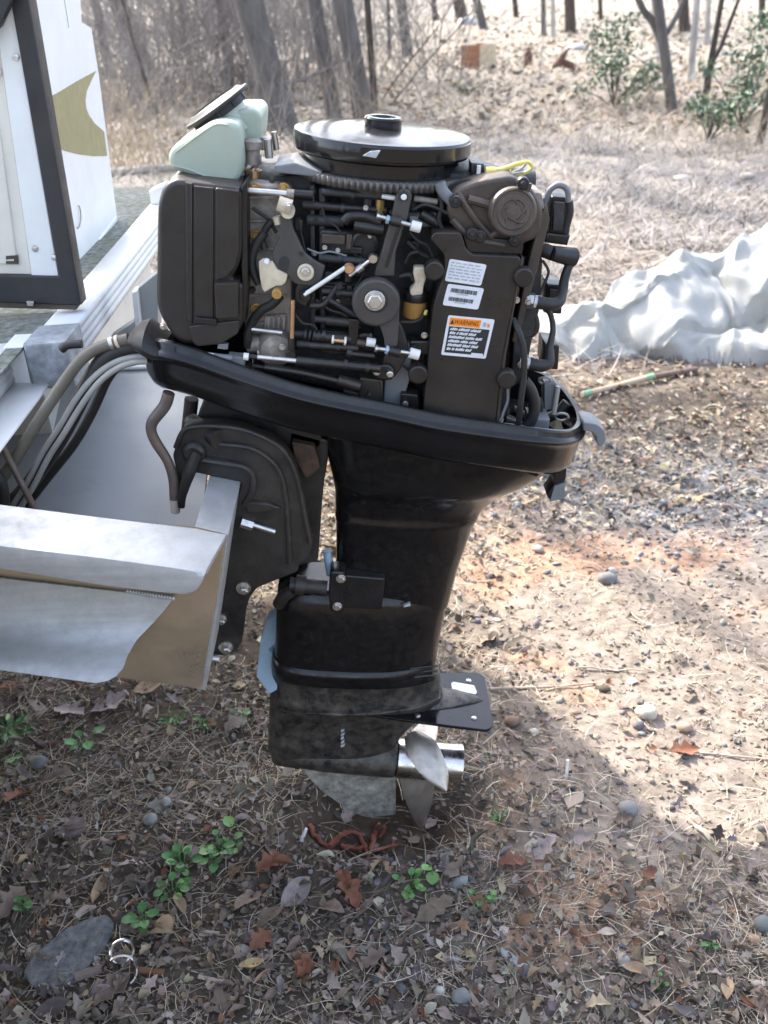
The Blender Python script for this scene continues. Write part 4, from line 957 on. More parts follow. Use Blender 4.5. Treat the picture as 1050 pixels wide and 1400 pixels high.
# ---- hoses and cables hanging between boat and motor
def loose(nm, pts, y, r_, m, label, cat, grp=None, sub=None):
    o = obj(nm, ptube(pts, y, r_, 12), m, None, origin=P(*pts[0], y[0] if isinstance(y, list) else y))
    return props(o, label, cat, grp)
fh = loose('fuel_hose', [(176, 463), (150, 470), (128, 479), (108, 495), (86, 525), (56, 570), (24, 622), (-20, 690)], [1.46, 1.46, 1.46, 1.455, 1.45, 1.44, 1.43, 1.42], 8.2, m_hoseo, 'olive brown fuel hose with a metal band curving from the cowl down over the pod', 'hose')
obj('hose_band', ptube([(151, 469.6), (156, 468.2)], 1.46, 9.4, 14), m_steel, fh); obj('hose_band', ptube([(159, 467.6), (163, 466.5)], 1.46, 9.2, 14), m_cream, fh)
loose('rigging_hose', [(190, 474), (165, 478), (142, 492), (124, 518), (106, 554), (84, 596), (52, 646), (20, 684), (-20, 712)], [1.465] * 9, 11.5, m_rub, 'thickest black rigging hose arching out of the front of the cowl', 'hose')
loose('battery_cable', [(190, 492), (163, 500), (146, 520), (128, 560), (102, 606), (66, 652), (36, 690), (0, 730)], [1.49] * 8, 6.5, m_rub, 'thin black cable hanging behind the two pale grey control cables', 'cable')
loose('control_cable', [(200, 487), (178, 489), (154, 497), (128, 516), (104, 546), (80, 586), (58, 620), (36, 662), (8, 706)], [1.452] * 9, 4.3, m_cable, 'upper of two pale grey control cables curving from the cowl', 'cable', 'pale control cables')
loose('control_cable', [(202, 494), (180, 496), (158, 505), (134, 524), (110, 556), (88, 592), (66, 626), (44, 668), (16, 712)], [1.446] * 9, 4.2, m_cable, 'lower of two pale grey control cables curving from the cowl', 'cable', 'pale control cables')
loose('drain_hose', [(112, 470), (92, 472), (84, 478)], [1.50] * 3, 6, m_rub, 'short black rubber stub lying on the grey corner block', 'hose')
loose('dark_cable', [(-10, 640), (2, 662), (6, 690), (4, 716)], [1.40] * 4, 8, m_rub, 'short black cable hanging at the left edge above the pod flange', 'cable')

# ================================================================== GROUND
def vnoise(x, y, seed):
    """value noise, vectorised"""
    xi, yi = np.floor(x).astype(np.int64), np.floor(y).astype(np.int64); fx, fy = x - xi, y - yi
    fx = fx * fx * (3 - 2 * fx); fy = fy * fy * (3 - 2 * fy)
    def h(i, j):
        n = (i * 374761393 + j * 668265263 + seed * 2246822519) & 0xffffffff
        n = ((n ^ (n >> 13)) * 1274126177) & 0xffffffff
        return ((n ^ (n >> 16)) & 0xffff) / 65535.0
    return (h(xi, yi) * (1 - fx) + h(xi + 1, yi) * fx) * (1 - fy) + (h(xi, yi + 1) * (1 - fx) + h(xi + 1, yi + 1) * fx) * fy
def fbm(x, y, sc_, seed, o=4):
    t = 0; a = .5; x, y = np.asarray(x, float) * sc_, np.asarray(y, float) * sc_
    for k in range(o): t = t + a * vnoise(x + 17.3 * k, y - 9.1 * k, seed + k); a *= .5; x = x * 2.03; y = y * 2.03
    return t / (1 - .5 ** o)
HOLE = P(520, 1115, YM)
def hgt(x, y):
    x, y = np.asarray(x, float), np.asarray(y, float)
    d = np.hypot(x, y - 1.6)
    z = (fbm(x, y, 1.3, 11) - .5) * .05 * np.clip(d / 1.2, .25, 1) + (fbm(x, y, 7, 23, 3) - .5) * .022 + (fbm(x, y, 24, 31, 2) - .5) * .009
    z = z + (fbm(x, y, .12, 5, 3) - .5) * .5 * np.clip((d - 5) / 10, 0, 1)
    q = ((x - HOLE.x - .03) / .17) ** 2 + ((y - 1.535) / .10) ** 2
    z = z - .10 * np.exp(-q ** 1.5) + .024 * np.exp(-((np.sqrt(q) - 1.65) / .42) ** 2)
    z = z + np.clip(y - 30, 0, 200) * .012
    return z
def H(x, y): return float(hgt(np.array([x]), np.array([y]))[0])
def G(px, py):
    """where a photograph pixel meets the uneven ground"""
    p = PZ(px, py, 0)
    for _ in range(4): p = PZ(px, py, H(p.x, p.y))
    return p
def axis(lo, hi, d, far0, far1, g=1.09):
    a = list(np.arange(lo, hi, d)); s = d; x = lo
    L_ = []
    while x > far0: s *= g; x -= s; L_.append(x)
    s = d; x = hi; U = [hi]
    while x < far1: s *= g; x += s; U.append(x)
    return np.array(L_[::-1] + a + U)
gx, gy = axis(-1.3, 2.4, .022, -160, 160), axis(.9, 4.2, .022, -60, 240)
XX, YY = np.meshgrid(gx, gy); ZZ = hgt(XX, YY)
def soil(x, y):
    """the soil's own colour from place to place"""
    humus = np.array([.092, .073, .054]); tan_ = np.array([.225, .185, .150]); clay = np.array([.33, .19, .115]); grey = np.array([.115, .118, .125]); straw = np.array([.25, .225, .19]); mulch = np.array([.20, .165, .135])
    n1, n2, n3 = fbm(x, y, 1.1, 41), fbm(x, y, 3.1, 57), fbm(x, y, .35, 71)
    def sm(a, b, v): t = np.clip((v - a) / (b - a), 0, 1); return t * t * (3 - 2 * t)
    c = np.zeros(x.shape + (3,)) + humus
    drive = sm(-.15, .35, x - .06 + (n1 - .5) * .5) * sm(3.5, 2.7, y + (n1 - .5) * .8) * sm(.9, 1.35, y + (n2 - .5) * .5)
    c = c + (tan_ - c) * (drive * .95)[..., None]
    cl = drive * sm(.55, .70, n2) ; c = c + (clay - c) * (cl * .8)[..., None]
    red = np.exp(-(((x - .32) / .22) ** 2 + ((y - 3.0) / .28) ** 2)); c = c + (clay * .8 - c) * (red * .75)[..., None]
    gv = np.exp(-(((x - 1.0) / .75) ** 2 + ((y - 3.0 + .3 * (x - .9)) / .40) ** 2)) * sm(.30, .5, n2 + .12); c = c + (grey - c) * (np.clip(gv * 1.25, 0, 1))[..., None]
    fs_ = sm(3.2, 4.6, y + (n1 - .5) * 1.0); c = c + (mulch - c) * (fs_ * .9)[..., None]
    st_ = sm(6, 9, y + (n3 - .5) * 4); c = c + (straw - c) * (st_ * .9)[..., None]
    hole = np.exp(-((x - HOLE.x) / .2) ** 2 - ((y - 1.54) / .13) ** 2); c = c + (np.array([.055, .036, .026]) - c) * (hole * .8)[..., None]
    return c * (.8 + .4 * fbm(x, y, 9, 91, 3))[..., None]
def bigmesh(name, V, F, m, cols=None, kind=None, smooth=True, nv=None):
    """many small pieces in one mesh; F (k, 3 or 4) index array"""
    me = bpy.data.meshes.new(name); k, w_ = F.shape
    me.vertices.add(len(V)); me.vertices.foreach_set('co', np.ascontiguousarray(V, dtype=np.float32).ravel())
    me.loops.add(k * w_); me.loops.foreach_set('vertex_index', np.ascontiguousarray(F, dtype=np.int32).ravel())
    me.polygons.add(k); me.polygons.foreach_set('loop_start', np.arange(0, k * w_, w_, dtype=np.int32))
    me.update(calc_edges=True); me.validate()
    me.polygons.foreach_set('use_smooth', np.full(len(me.polygons), smooth))
    if cols is not None:
        at = me.attributes.new('Col', 'FLOAT_COLOR', 'POINT'); c4 = np.ones((len(V), 4), np.float32); c4[:, :3] = cols
        at.data.foreach_set('color', c4.ravel())
    me.materials.append(m)
    o = bpy.data.objects.new(name, me); COL.objects.link(o)
    if kind: o['kind'] = kind
    return o
ny, nx = XX.shape
idx = np.arange(nx * ny).reshape(ny, nx)
Fg = np.stack([idx[:-1, :-1], idx[:-1, 1:], idx[1:, 1:], idx[1:, :-1]], -1).reshape(-1, 4)
m_soil = M('leafy_soil', (1, 1, 1), .95, var=.45, vs=26, rv=.04, bump=.9, bs=70, spec=.15, attr='Col')
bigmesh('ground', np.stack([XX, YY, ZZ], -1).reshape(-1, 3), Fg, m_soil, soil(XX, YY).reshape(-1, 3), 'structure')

# ---- scattered litter: templates placed by the thousand
def place(tv, tf, pos, rot, scl):
    """tv (n,3), tf (k,3); pos (m,3); rot (m,3,3); scl (m,3)"""
    m_, n_ = len(pos), len(tv)
    V = np.einsum('mij,mnj->mni', rot, tv[None] * scl[:, None, :]) + pos[:, None, :]
    F = tf[None] + (np.arange(m_) * n_)[:, None, None]
    return V.reshape(-1, 3), F.reshape(-1, tf.shape[1])
def rots(m_, tilt, rng=RNG, yaw=None):
    yw_ = rng.uniform(0, 2 * np.pi, m_) if yaw is None else yaw
    a, b = rng.normal(0, tilt, m_), rng.normal(0, tilt, m_)
    cz, sz, ca, sa, cb, sb_ = np.cos(yw_), np.sin(yw_), np.cos(a), np.sin(a), np.cos(b), np.sin(b)
    Rz = np.zeros((m_, 3, 3)); Rz[:, 0, 0] = cz; Rz[:, 0, 1] = -sz; Rz[:, 1, 0] = sz; Rz[:, 1, 1] = cz; Rz[:, 2, 2] = 1
    Rx = np.zeros((m_, 3, 3)); Rx[:, 0, 0] = 1; Rx[:, 1, 1] = ca; Rx[:, 1, 2] = -sa; Rx[:, 2, 1] = sa; Rx[:, 2, 2] = ca
    Ry = np.zeros((m_, 3, 3)); Ry[:, 0, 0] = cb; Ry[:, 0, 2] = sb_; Ry[:, 1, 1] = 1; Ry[:, 2, 0] = -sb_; Ry[:, 2, 2] = cb
    return Rz @ Ry @ Rx
def leaf_template(kind):
    """a dead leaf one unit long: midrib and two curled, lobed halves"""
    t = np.linspace(0, 1, 8)
    wdt = {0: [.02, .16, .13, .26, .17, .24, .12, .01], 1: [.02, .13, .22, .26, .25, .19, .10, .01], 2: [.03, .10, .30, .16, .34, .15, .12, .01], 3: [.02, .08, .12, .14, .13, .10, .06, .01]}[kind]
    curl = {0: .75, 1: 1.0, 2: .6, 3: 1.2}[kind]
    V = []
    for i, u in enumerate(t):
        zc = .10 * math.sin(u * 3.0) * (1 if kind != 3 else 1.5)
        V += [(u - .5, wdt[i], zc + curl * wdt[i] * (.6 + .5 * math.sin(5 * u))), (u - .5, 0, zc), (u - .5 + .02, -wdt[i] * .95, zc + curl * wdt[i] * (.7 + .5 * math.cos(4 * u)))]
    F = []
    for i in range(7):
        a = 3 * i; F += [(a, a + 1, a + 4), (a, a + 4, a + 3), (a + 1, a + 2, a + 5), (a + 1, a + 5, a + 4)]
    V += [(-.5, .008, 0), (-.5, -.008, 0), (-.74, 0, .03)]; F += [(24, 25, 26)]
    return np.array(V), np.array(F)
LT = [leaf_template(k) for k in range(4)]
LEAFC = np.array([1.0, .98, .84]) * np.array([(.21, .170, .15), (.29, .245, .23), (.165, .13, .112), (.21, .115, .08), (.32, .26, .19), (.10, .083, .076), (.27, .225, .205), (.33, .29, .27)])
def jit(c, m_, a=.18): return c * (1 + RNG.normal(0, a, (m_, 1))) * (1 + RNG.normal(0, .04, (m_, 3)))
def xy_view(n, y0, y1, marg=.38, pw=1.0):
    """points spread over the ground the picture shows, thinning with distance"""
    u = RNG.uniform(0, 1, n); y = y0 * (y1 / y0) ** (u ** pw)
    hw = .45 * np.sqrt(y * y + 2.56) * (1 + marg) + .05
    return RNG.uniform(-1, 1, n) * hw, y
m_litter = M('dead_leaf', (1, 1, 1), .85, var=.25, vs=60, bump=.25, bs=240, spec=.2, attr='Col')
def scatter(name, n, y0, y1, size, kinds, m=m_litter, tilt=.25, cols=LEAFC, keep=None, lift=.006, pw=1.0, pal=None, sig=.38):
    Vs, Fs, Cs = [], [], []; off = 0
    for kd in kinds:
        x, y = xy_view(int(n * 1.22) // len(kinds), y0, y1, pw=pw)
        if keep is not None: k_ = RNG.uniform(0, 1, len(x)) < keep(x, y); x, y = x[k_], y[k_]
        q = len(x); s = size * np.exp(RNG.normal(0, sig, q))
        tv, tf = kd
        sc3 = np.stack([s * RNG.uniform(.85, 1.2, q), s * RNG.uniform(.7, 1.25, q), s * RNG.uniform(.4, 1.6, q)], -1)
        V, F = place(tv, tf, np.stack([x, y, hgt(x, y) + lift + RNG.uniform(0, .008, q)], -1), rots(q, tilt), sc3)
        c = jit(cols[RNG.choice(len(cols), q, p=pal)], q)
        Vs.append(V); Fs.append(F + off); off += len(V); Cs.append(np.repeat(np.clip(c, .01, .8), len(tv), 0))
    return bigmesh(name, np.concatenate(Vs), np.concatenate(Fs), m, np.concatenate(Cs), 'stuff')
driveway = lambda x, y: np.clip((x - .10) / .35, 0, 1) * np.clip((3.3 - y) / .7, 0, 1) * np.clip((y - 1.15) / .35, 0, 1)
nothole = lambda x, y: 1 - .92 * np.exp(-(((x - HOLE.x + .01) / .24) ** 2 + ((y - 1.525) / .12) ** 2) ** 1.5)
frag = (np.array([(-.5, -.1, 0), (-.2, .3, .10), (.15, .22, .02), (.5, .05, .12), (.2, -.28, .06), (-.15, -.25, .14), (0, 0, -.03)]), np.array([(6, 1, 0), (6, 2, 1), (6, 3, 2), (6, 4, 3), (6, 5, 4), (6, 0, 5)]))
scatter('leaf_litter', 30000, .85, 3.6, .0125, [frag], keep=lambda x, y: (1 - .93 * driveway(x, y)) * nothole(x, y), tilt=.6, cols=LEAFC, pal=[.17, .14, .20, .06, .06, .22, .09, .06], lift=.003, sig=.42)
scatter('leaf_litter', 2300, .85, 4.5, .030, LT, keep=lambda x, y: (1 - .96 * driveway(x, y)) * (.35 + .65 * (fbm(x, y, 2.2, 77) > .47)) * nothole(x, y), tilt=.45, pal=[.17, .17, .2, .08, .07, .15, .1, .06])
scatter('leaf_litter', 34000, 2.5, 14, .023, LT, cols=LEAFC * .92, keep=lambda x, y: (1 - .95 * driveway(x, y)) * (1 - .75 * np.clip((y - 5.0) / 1.2, 0, 1) * np.clip((12 - y) / 3, 0, 1)), tilt=.25, pal=[.14, .2, .08, .06, .12, .05, .17, .18])
# far leaves: simple bent quads
q4 = (np.array([(-.5, -.28, .12), (0, -.3, 0), (.5, -.2, .1), (-.5, .28, .1), (0, .3, .02), (.5, .22, .14)]), np.array([(0, 1, 4), (0, 4, 3), (1, 2, 5), (1, 5, 4)]))
scatter('leaf_litter', 42000, 11, 60, .06, [q4], tilt=.4, pal=[.1, .2, .05, .05, .18, .03, .17, .22], cols=LEAFC * .85)
# wood chips and grit
bx = (np.array([(-.5, -.5, -.5), (.5, -.4, -.5), (.42, .5, -.5), (-.5, .4, -.5), (-.4, -.35, .5), (.5, -.3, .4), (.3, .35, .5), (-.42, .3, .45)]),
      np.array([(4, 5, 6), (4, 6, 7), (0, 1, 5), (0, 5, 4), (1, 2, 6), (1, 6, 5), (2, 3, 7), (2, 7, 6), (3, 0, 4), (3, 4, 7)]))
def chips(name, n, y0, y1, L_, keep, cols, m, asp=(.35, .12), lift=.002, tilt=.3, tpl=None):
    tv_, tf_ = tpl or bx
    n = int(n * 1.22); x, y = xy_view(n, y0, y1); k_ = RNG.uniform(0, 1, n) < keep(x, y); x, y = x[k_], y[k_]; q = len(x)
    s = L_ * np.exp(RNG.normal(0, .45, q))
    sc3 = np.stack([s, s * asp[0] * np.exp(RNG.normal(0, .35, q)), s * asp[1] * np.exp(RNG.normal(0, .4, q))], -1)
    V, F = place(tv_, tf_, np.stack([x, y, hgt(x, y) + lift], -1), rots(q, tilt), sc3)
    c = jit(cols[RNG.integers(0, len(cols), q)], q, .2)
    return bigmesh(name, V, F, m, np.repeat(np.clip(c, .01, .85), len(tv_), 0), 'stuff', smooth=tpl is not None)
def ico():
    bm = bmesh.new(); bmesh.ops.create_icosphere(bm, subdivisions=1, radius=.5); v = np.array([q.co[:] for q in bm.verts]); f = np.array([[q.index for q in g.verts] for g in bm.faces]); bm.free()
    return v * (1 + RNG.normal(0, .14, (len(v), 1))), f
m_chip = M('wood_chip', (1, 1, 1), .9, var=.2, vs=50, bump=.2, bs=200, spec=.15, attr='Col')
CHIP = np.array([.82, .80, .74]) * np.array([(.38, .31, .25), (.33, .25, .20), (.44, .38, .32), (.29, .21, .17), (.36, .30, .265), (.32, .25, .215)])
chips('wood_chips', 20000, .9, 5.5, .0085, lambda x, y: .10 + .9 * driveway(x, y), CHIP, m_chip)
chips('wood_chips', 5200, .85, 3.2, .016, lambda x, y: 1 - .8 * driveway(x, y), np.array([(.22, .18, .15), (.15, .12, .10), (.30, .25, .20), (.19, .15, .14)]), m_chip)
m_grit = M('gravel_stone', (1, 1, 1), .85, var=.25, vs=40, bump=.3, bs=120, spec=.25, attr='Col')
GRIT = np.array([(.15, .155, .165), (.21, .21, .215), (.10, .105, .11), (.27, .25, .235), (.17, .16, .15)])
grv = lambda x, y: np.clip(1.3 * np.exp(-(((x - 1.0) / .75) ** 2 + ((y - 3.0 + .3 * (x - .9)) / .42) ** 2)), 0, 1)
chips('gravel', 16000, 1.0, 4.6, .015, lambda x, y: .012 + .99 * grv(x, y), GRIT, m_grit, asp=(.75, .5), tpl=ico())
chips('gravel', 5000, .85, 3.2, .009, lambda x, y: .15 + .6 * (fbm(x, y, 2.5, 131) > .55), np.concatenate([GRIT * .8, CHIP[:3] * .6]), m_grit, asp=(.8, .55), tpl=ico())
# dry grass and pine straw
def straw(name, n, y0, y1, L_, wd, rise, keep, cols, m, seed=0, curv=.35):
    n = int(n * 1.22); x, y = xy_view(n, y0, y1); k_ = RNG.uniform(0, 1, n) < keep(x, y); x, y = x[k_], y[k_]; q = len(x)
    a = RNG.uniform(0, 2 * np.pi, q); L2 = L_ * np.exp(RNG.normal(0, .35, q)); el = np.abs(RNG.normal(rise, rise * .6 + .08, q)); cv = RNG.normal(0, curv, q)
    V = np.zeros((q, 8, 3)); z0 = hgt(x, y) + .004
    d = np.stack([np.cos(a), np.sin(a)], -1); nrm_ = np.stack([-np.sin(a), np.cos(a)], -1)
    for i, t in enumerate((0, .36, .70, 1.0)):
        r_ = L2 * t * np.cos(el) ; zz = z0 + L2 * (t * np.sin(el) - .45 * t * t * np.sin(el)); side = cv * L2 * t * t
        w2 = wd * (1 - .8 * t * t) * .5
        for s_, j in ((1, 0), (-1, 1)):
            V[:, i * 2 + j, :2] = np.stack([x, y], -1) + d * r_[:, None] + nrm_ * (side + s_ * w2)[:, None]; V[:, i * 2 + j, 2] = zz + (.25 * w2 if s_ > 0 else 0)
    tf = np.array([(0, 1, 3), (0, 3, 2), (2, 3, 5), (2, 5, 4), (4, 5, 7), (4, 7, 6)])
    F = (tf[None] + (np.arange(q) * 8)[:, None, None]).reshape(-1, 3)
    c = jit(cols[RNG.integers(0, len(cols), q)], q, .22)
    return bigmesh(name, V.reshape(-1, 3), F, m, np.repeat(np.clip(c, .01, .85), 8, 0), 'stuff')
m_straw = M('dry_grass', (1, 1, 1), .8, var=.1, vs=30, bump=0, spec=.2, attr='Col')
GSTRAW = np.array([.80, .80, .80]) * np.array([(.42, .385, .345), (.34, .31, .285), (.50, .46, .41), (.30, .265, .24), (.40, .35, .31)])
STRAW = np.array([(.40, .33, .23), (.32, .26, .18), (.46, .40, .30), (.26, .20, .14), (.36, .30, .25)])
straw('pine_straw', 31000, .85, 3.6, .05, .0015, .12, lambda x, y: (1 - .75 * driveway(x, y)) * (.25 + .75 * (fbm(x, y, 3.0, 99) > .5)) * nothole(x, y), STRAW * 1.15, m_straw, curv=.5)
straw('dry_grass', 105000, 4.0, 16, .18, .0065, .42, lambda x, y: np.clip((y - 3.2) / 2.0, 0, 1) * (.3 + .7 * (fbm(x, y, .8, 15) > .46)) * (1 - .9 * np.exp(-(((x - 1.5) / .9) ** 2 + ((y - 4.2) / .6) ** 2))), GSTRAW, m_straw)
straw('dry_grass', 16000, 10, 45, .30, .010, .6, lambda x, y: .3 + .7 * (fbm(x, y, .3, 19) > .5), STRAW * 1.1, m_straw)

# ================================================================== THE WOOD BEHIND
def bark(name, c, s=1.0): return M(name, c, .9, var=.4, vs=9, bump=.9, bs=26, spec=.15, grain=(1, 1, .22), dirt=(c[0] * 1.5, c[1] * 1.55, c[2] * 1.5), dirta=.5, dirts=5)
m_bk = [bark('grey_bark', (.105, .096, .09)), bark('brown_bark', (.075, .06, .052)), bark('pale_bark', (.33, .31, .285)), bark('dark_bark', (.06, .05, .045))]
m_twig = M('bare_twig', (.17, .15, .138), .9, var=.25, bump=0, spec=.15)
def trunk_geo(base, d, h, r, rng, n=12, flare=1.18, bend=.05):
    rings = []; k = 15
    side = Vector((rng.uniform(-1, 1), rng.uniform(-1, 1), 0)) * bend * h * .12
    up = Vector((d.x * .35, d.y * .35, d.z)).normalized()
    path = []; p = Vector(base) - Vector((0, 0, .08))
    zs = [0, .08, .16, .3, .5] + [.5 + (h - .5) * ((i + 1) / (k - 5)) for i in range(k - 5)]
    for z in zs:
        t = z / h; dd = d.lerp(up, min(1, t * 1.6))
        path.append(Vector(base) + Vector((d.x, d.y, 0)) / d.z * min(z, 2.5 + .35 * (z - 2.5) if z > 2.5 else z) + Vector((0, 0, z - .05)) + side * math.sin(t * 5) )
    for i, q in enumerate(path):
        t = zs[i] / h; rr_ = r * (1 - .72 * t) * (1 + (flare - 1) * math.exp(-zs[i] / (r * 1.6 + .02)))
        rings.append([q + Vector((math.cos(a), math.sin(a), 0)) * rr_ * (1 + .14 * math.sin(3 * a + 7 * t + r * 90) + .07 * math.sin(7 * a - 11 * t)) for a in np.linspace(0, 2 * math.pi, n + 1)[:-1]])
    return loft(rings), path, zs
def limb(p, d, L_, r, rng, k=6, wig=.18, lift=.12):
    pts = [Vector(p)]; d = Vector(d).normalized()
    for i in range(k):
        d = (d + Vector((rng.uniform(-1, 1), rng.uniform(-1, 1), rng.uniform(-.6, .9))) * wig + Vector((0, 0, lift * .3))).normalized(); pts.append(pts[-1] + d * L_ / k)
    return pts, d
def tree(px, py, px2, py2, wpx, kind, label, grp='bare trees in the wood', h=None, seed=0, fork=None, low=0):
    rng = random.Random(seed * 31 + int(px))
    b = G(px, py); s = S(px, py, b.y); r = wpx * s * .45
    q = P(px2, py2, b.y); d = (q - b); d = d.normalized()
    h = h or min(15, 6 + r * 42)
    t = thing('bare_tree', b, label, 'tree', grp)
    geo, path, zs = trunk_geo(b, d, h, r, rng)
    tr = obj('trunk', geo, m_bk[kind], t, 60)
    gs = []; tw = []
    def grow(p, dd, L_, rr_, lev):
        pts, de = limb(p, dd, L_, rr_, rng)
        g = tube(pts, [rr_, rr_ * .35], 6 if lev == 0 else 4)
        (gs if lev == 0 else tw).append(g)
        if lev < 2:
            for _ in range(5 if lev == 0 else 4):
                i = rng.randint(2, len(pts) - 1)
                grow(pts[i], (de + Vector((rng.uniform(-1, 1), rng.uniform(-1, 1), rng.uniform(-.3, .8))) * .9), L_ * rng.uniform(.35, .6), max(.003, rr_ * .4), lev + 1)
    n = (13 if wpx > 13 else 8) if fork is None else 3
    for i in range(n):
        z = h * rng.uniform(.35, .97); j = int(np.searchsorted(zs, z)); j = min(j, len(path) - 1)
        a = rng.uniform(0, 6.28); grow(path[j], (math.cos(a), math.sin(a), rng.uniform(.3, 1.0)), h * rng.uniform(.16, .3), r * .38, 0)
    for i in range(low):
        z = rng.uniform(.3, 2.2); j = min(int(np.searchsorted(zs, z)), len(path) - 1); a = rng.uniform(0, 6.28)
        grow(path[j], (math.cos(a), math.sin(a), rng.uniform(.1, .8)), rng.uniform(.5, 1.3), max(.006, r * .16), 1)
    if fork:
        for (fx, fy, gx_, gy_, w_) in fork:
            p0, p1 = P(fx, fy, b.y), P(gx_, gy_, b.y + .1); e = p1 + (p1 - p0) * 3.0 + Vector((0, 0, .6))
            obj('fork_arm', tube(crom([p0, p0.lerp(p1, .5) + Vector((.02, 0, 0)), p1, p1.lerp(e, .5), e], 4), [w_ * s * .5, w_ * s * .35, .01], 8), m_bk[kind], t, 60)
    lm_ = obj('limb', join(*gs), m_bk[kind], t, 60); lm_['kind'] = 'stuff'
    if tw: cr_ = obj('crown', join(*tw), m_twig, t, 60); cr_['kind'] = 'stuff'
    return t
TREES = [
    (203, 112, 165, 0, 30, 0, 'stout grey bare tree at far left, just right of the white boat panel', None, 2),
    (152, 108, 132, 0, 15, 0, 'slim grey trunk half hidden by the white boat panel', None, 1),
    (388, 178, 345, 0, 44, 0, 'thickest grey trunk, behind the oil tank and its black cap', None, 3),
    (458, 168, 430, 0, 23, 0, 'grey leaning trunk behind the left edge of the flywheel', None, 2),
    (500, 168, 474, 0, 29, 0, 'wide grey trunk rising behind the flywheel hub', None, 2),
    (513, 150, 503, 0, 10, 3, 'thin dark trunk close against the wide trunk behind the flywheel', None, 1),
    (558, 78, 549, 0, 16, 0, 'grey trunk standing alone left of the wooden box', None, 1),
    (533, 84, 531, 0, 6, 3, 'very thin dark stem left of the grey trunk by the wooden box', None, 1),
    (596, 28, 592, 0, 9, 1, 'small brown trunk far back above the arching saplings', None, 0),
    (632, 24, 627, 0, 17, 1, 'dark brown trunk far back above the wooden box', None, 0),
    (662, 40, 652, 0, 12, 0, 'grey trunk directly above the wooden box', None, 0),
    (706, 24, 704, 0, 8, 3, 'thin dark far trunk above the rusty cone', None, 0),
    (744, 48, 742, 0, 8, 0, 'thin grey trunk left of the pale straight pole tree', None, 0),
    (757, 52, 756, 0, 7, 2, 'pale straight pole tree above the rusty fallen wood', None, 0),
    (781, 44, 780, 0, 16, 1, 'brown trunk right of the pale straight pole tree', None, 0),
    (822, 28, 821, 0, 7, 1, 'thin brown trunk far back above the left evergreen shrub', None, 0),
    (922, 158, 905, 48, 17, 0, 'forked grey sapling with two arms spread like a Y', [(905, 56, 873, 0, 12), (904, 56, 934, 0, 9)], 1),
    (944, 110, 955, 0, 10, 2, 'pale slim trunk right of the Y shaped sapling', None, 0),
    (962, 142, 972, 84, 10, 3, 'dark broken sapling with a bent right arm', [(970, 88, 990, 52, 8)], 0),
    (936, 44, 934, 0, 15, 1, 'brown trunk behind the right arm of the Y shaped sapling', None, 0),
    (903, 86, 897, 0, 9, 2, 'pale trunk directly behind the Y shaped sapling', None, 0),
    (967, 60, 968, 0, 8, 2, 'pale thin trunk behind the broken sapling', None, 0),
    (1036, 200, 1054, 120, 11, 3, 'dark leaning sapling at the right edge of the picture', None, 1),
    (1042, 26, 1042, 0, 10, 1, 'brown trunk far back in the top right corner', None, 0),
    (216, 168, 186, 60, 6, 1, 'thin brown sapling beside the black tank cap', None, 3),
    (316, 120, 300, 0, 12, 0, 'grey trunk in the brush above the oil tank', None, 2),
    (262, 96, 246, 0, 10, 1, 'brown trunk in the brush above the black tank cap', None, 2),
    (430, 86, 414, 0, 10, 1, 'brown trunk between the two leaning grey trunks', None, 1),
    (344, 70, 336, 0, 9, 1, 'slim brown trunk left of the thickest trunk', None, 1)]
for bx_, by_, w2_, lb in ((-5.75, 11.5, 30, 'tall grey tree hidden behind the gate of the boat, nearer of two'), (-6.9, 12.3, 34, 'tall grey tree hidden behind the gate of the boat, farther of two'), (-5.2, 12.6, 20, 'slim tall tree hidden behind the white boat panel')):
    q_ = proj((bx_, by_, 0)); q2_ = proj((bx_ - .05, by_, 2)); TREES.append((q_[0], q_[1], q2_[0], q2_[1], w2_, 0, lb, None, 0))
for i, (a, b, c, d, wd, kd, lb, fk, lo) in enumerate(TREES): tree(a, b, c, d, wd, kd, lb, seed=i, fork=fk, low=lo, h=(3.2 if kd == 3 and wd > 9 and fk else None))
# the far wood: everything too far back to be told apart
def farwood():
    rng = random.Random(5); gs = []
    for _ in range(420):
        y = rng.uniform(46, 130); x = rng.uniform(-.75, .75) * (y + 8)
        z = H(x, y) - .3; h = rng.uniform(7, 14); r = rng.uniform(.07, .22)
        gs.append(tube([(x, y, z), (x + rng.uniform(-.5, .5), y, z + h * .5), (x + rng.uniform(-1, 1), y, z + h)], [r, r * .7, r * .2], 6))
        for _ in range(7):
            zz = z + h * rng.uniform(.2, .9); a = rng.uniform(0, 6.28); L_ = rng.uniform(.8, 2.6)
            gs.append(tube([(x, y, zz), (x + math.cos(a) * L_, y + math.sin(a) * L_, zz + L_ * rng.uniform(.2, 1))], [r * .3, .01], 3, False))
    return join(*gs)
o = obj('far_woods', farwood(), m_bk[0], None, 60); o['kind'] = 'stuff'
# woods at our back, which the shiny paint mirrors
def backwood():
    rng = random.Random(9); gs = []
    for _ in range(95):
        y = rng.uniform(-26, -9); x = rng.uniform(-24, 26); z = H(x, y) - .2; h = rng.uniform(7, 13); r = rng.uniform(.08, .24)
        gs.append(tube([(x, y, z), (x + rng.uniform(-.4, .4), y, z + h * .5), (x + rng.uniform(-1, 1), y, z + h)], [r, r * .7, r * .2], 6))
        for _ in range(12):
            zz = z + h * rng.uniform(.15, .95); a = rng.uniform(0, 6.28); L_ = rng.uniform(.8, 2.6)
            gs.append(tube([(x, y, zz), (x + math.cos(a) * L_, y + math.sin(a) * L_, zz + L_ * rng.uniform(.2, 1))], [r * .35, .01], 3, False))
    return join(*gs)
o = obj('woods_behind', backwood(), m_bk[1], None, 60); o['kind'] = 'stuff'

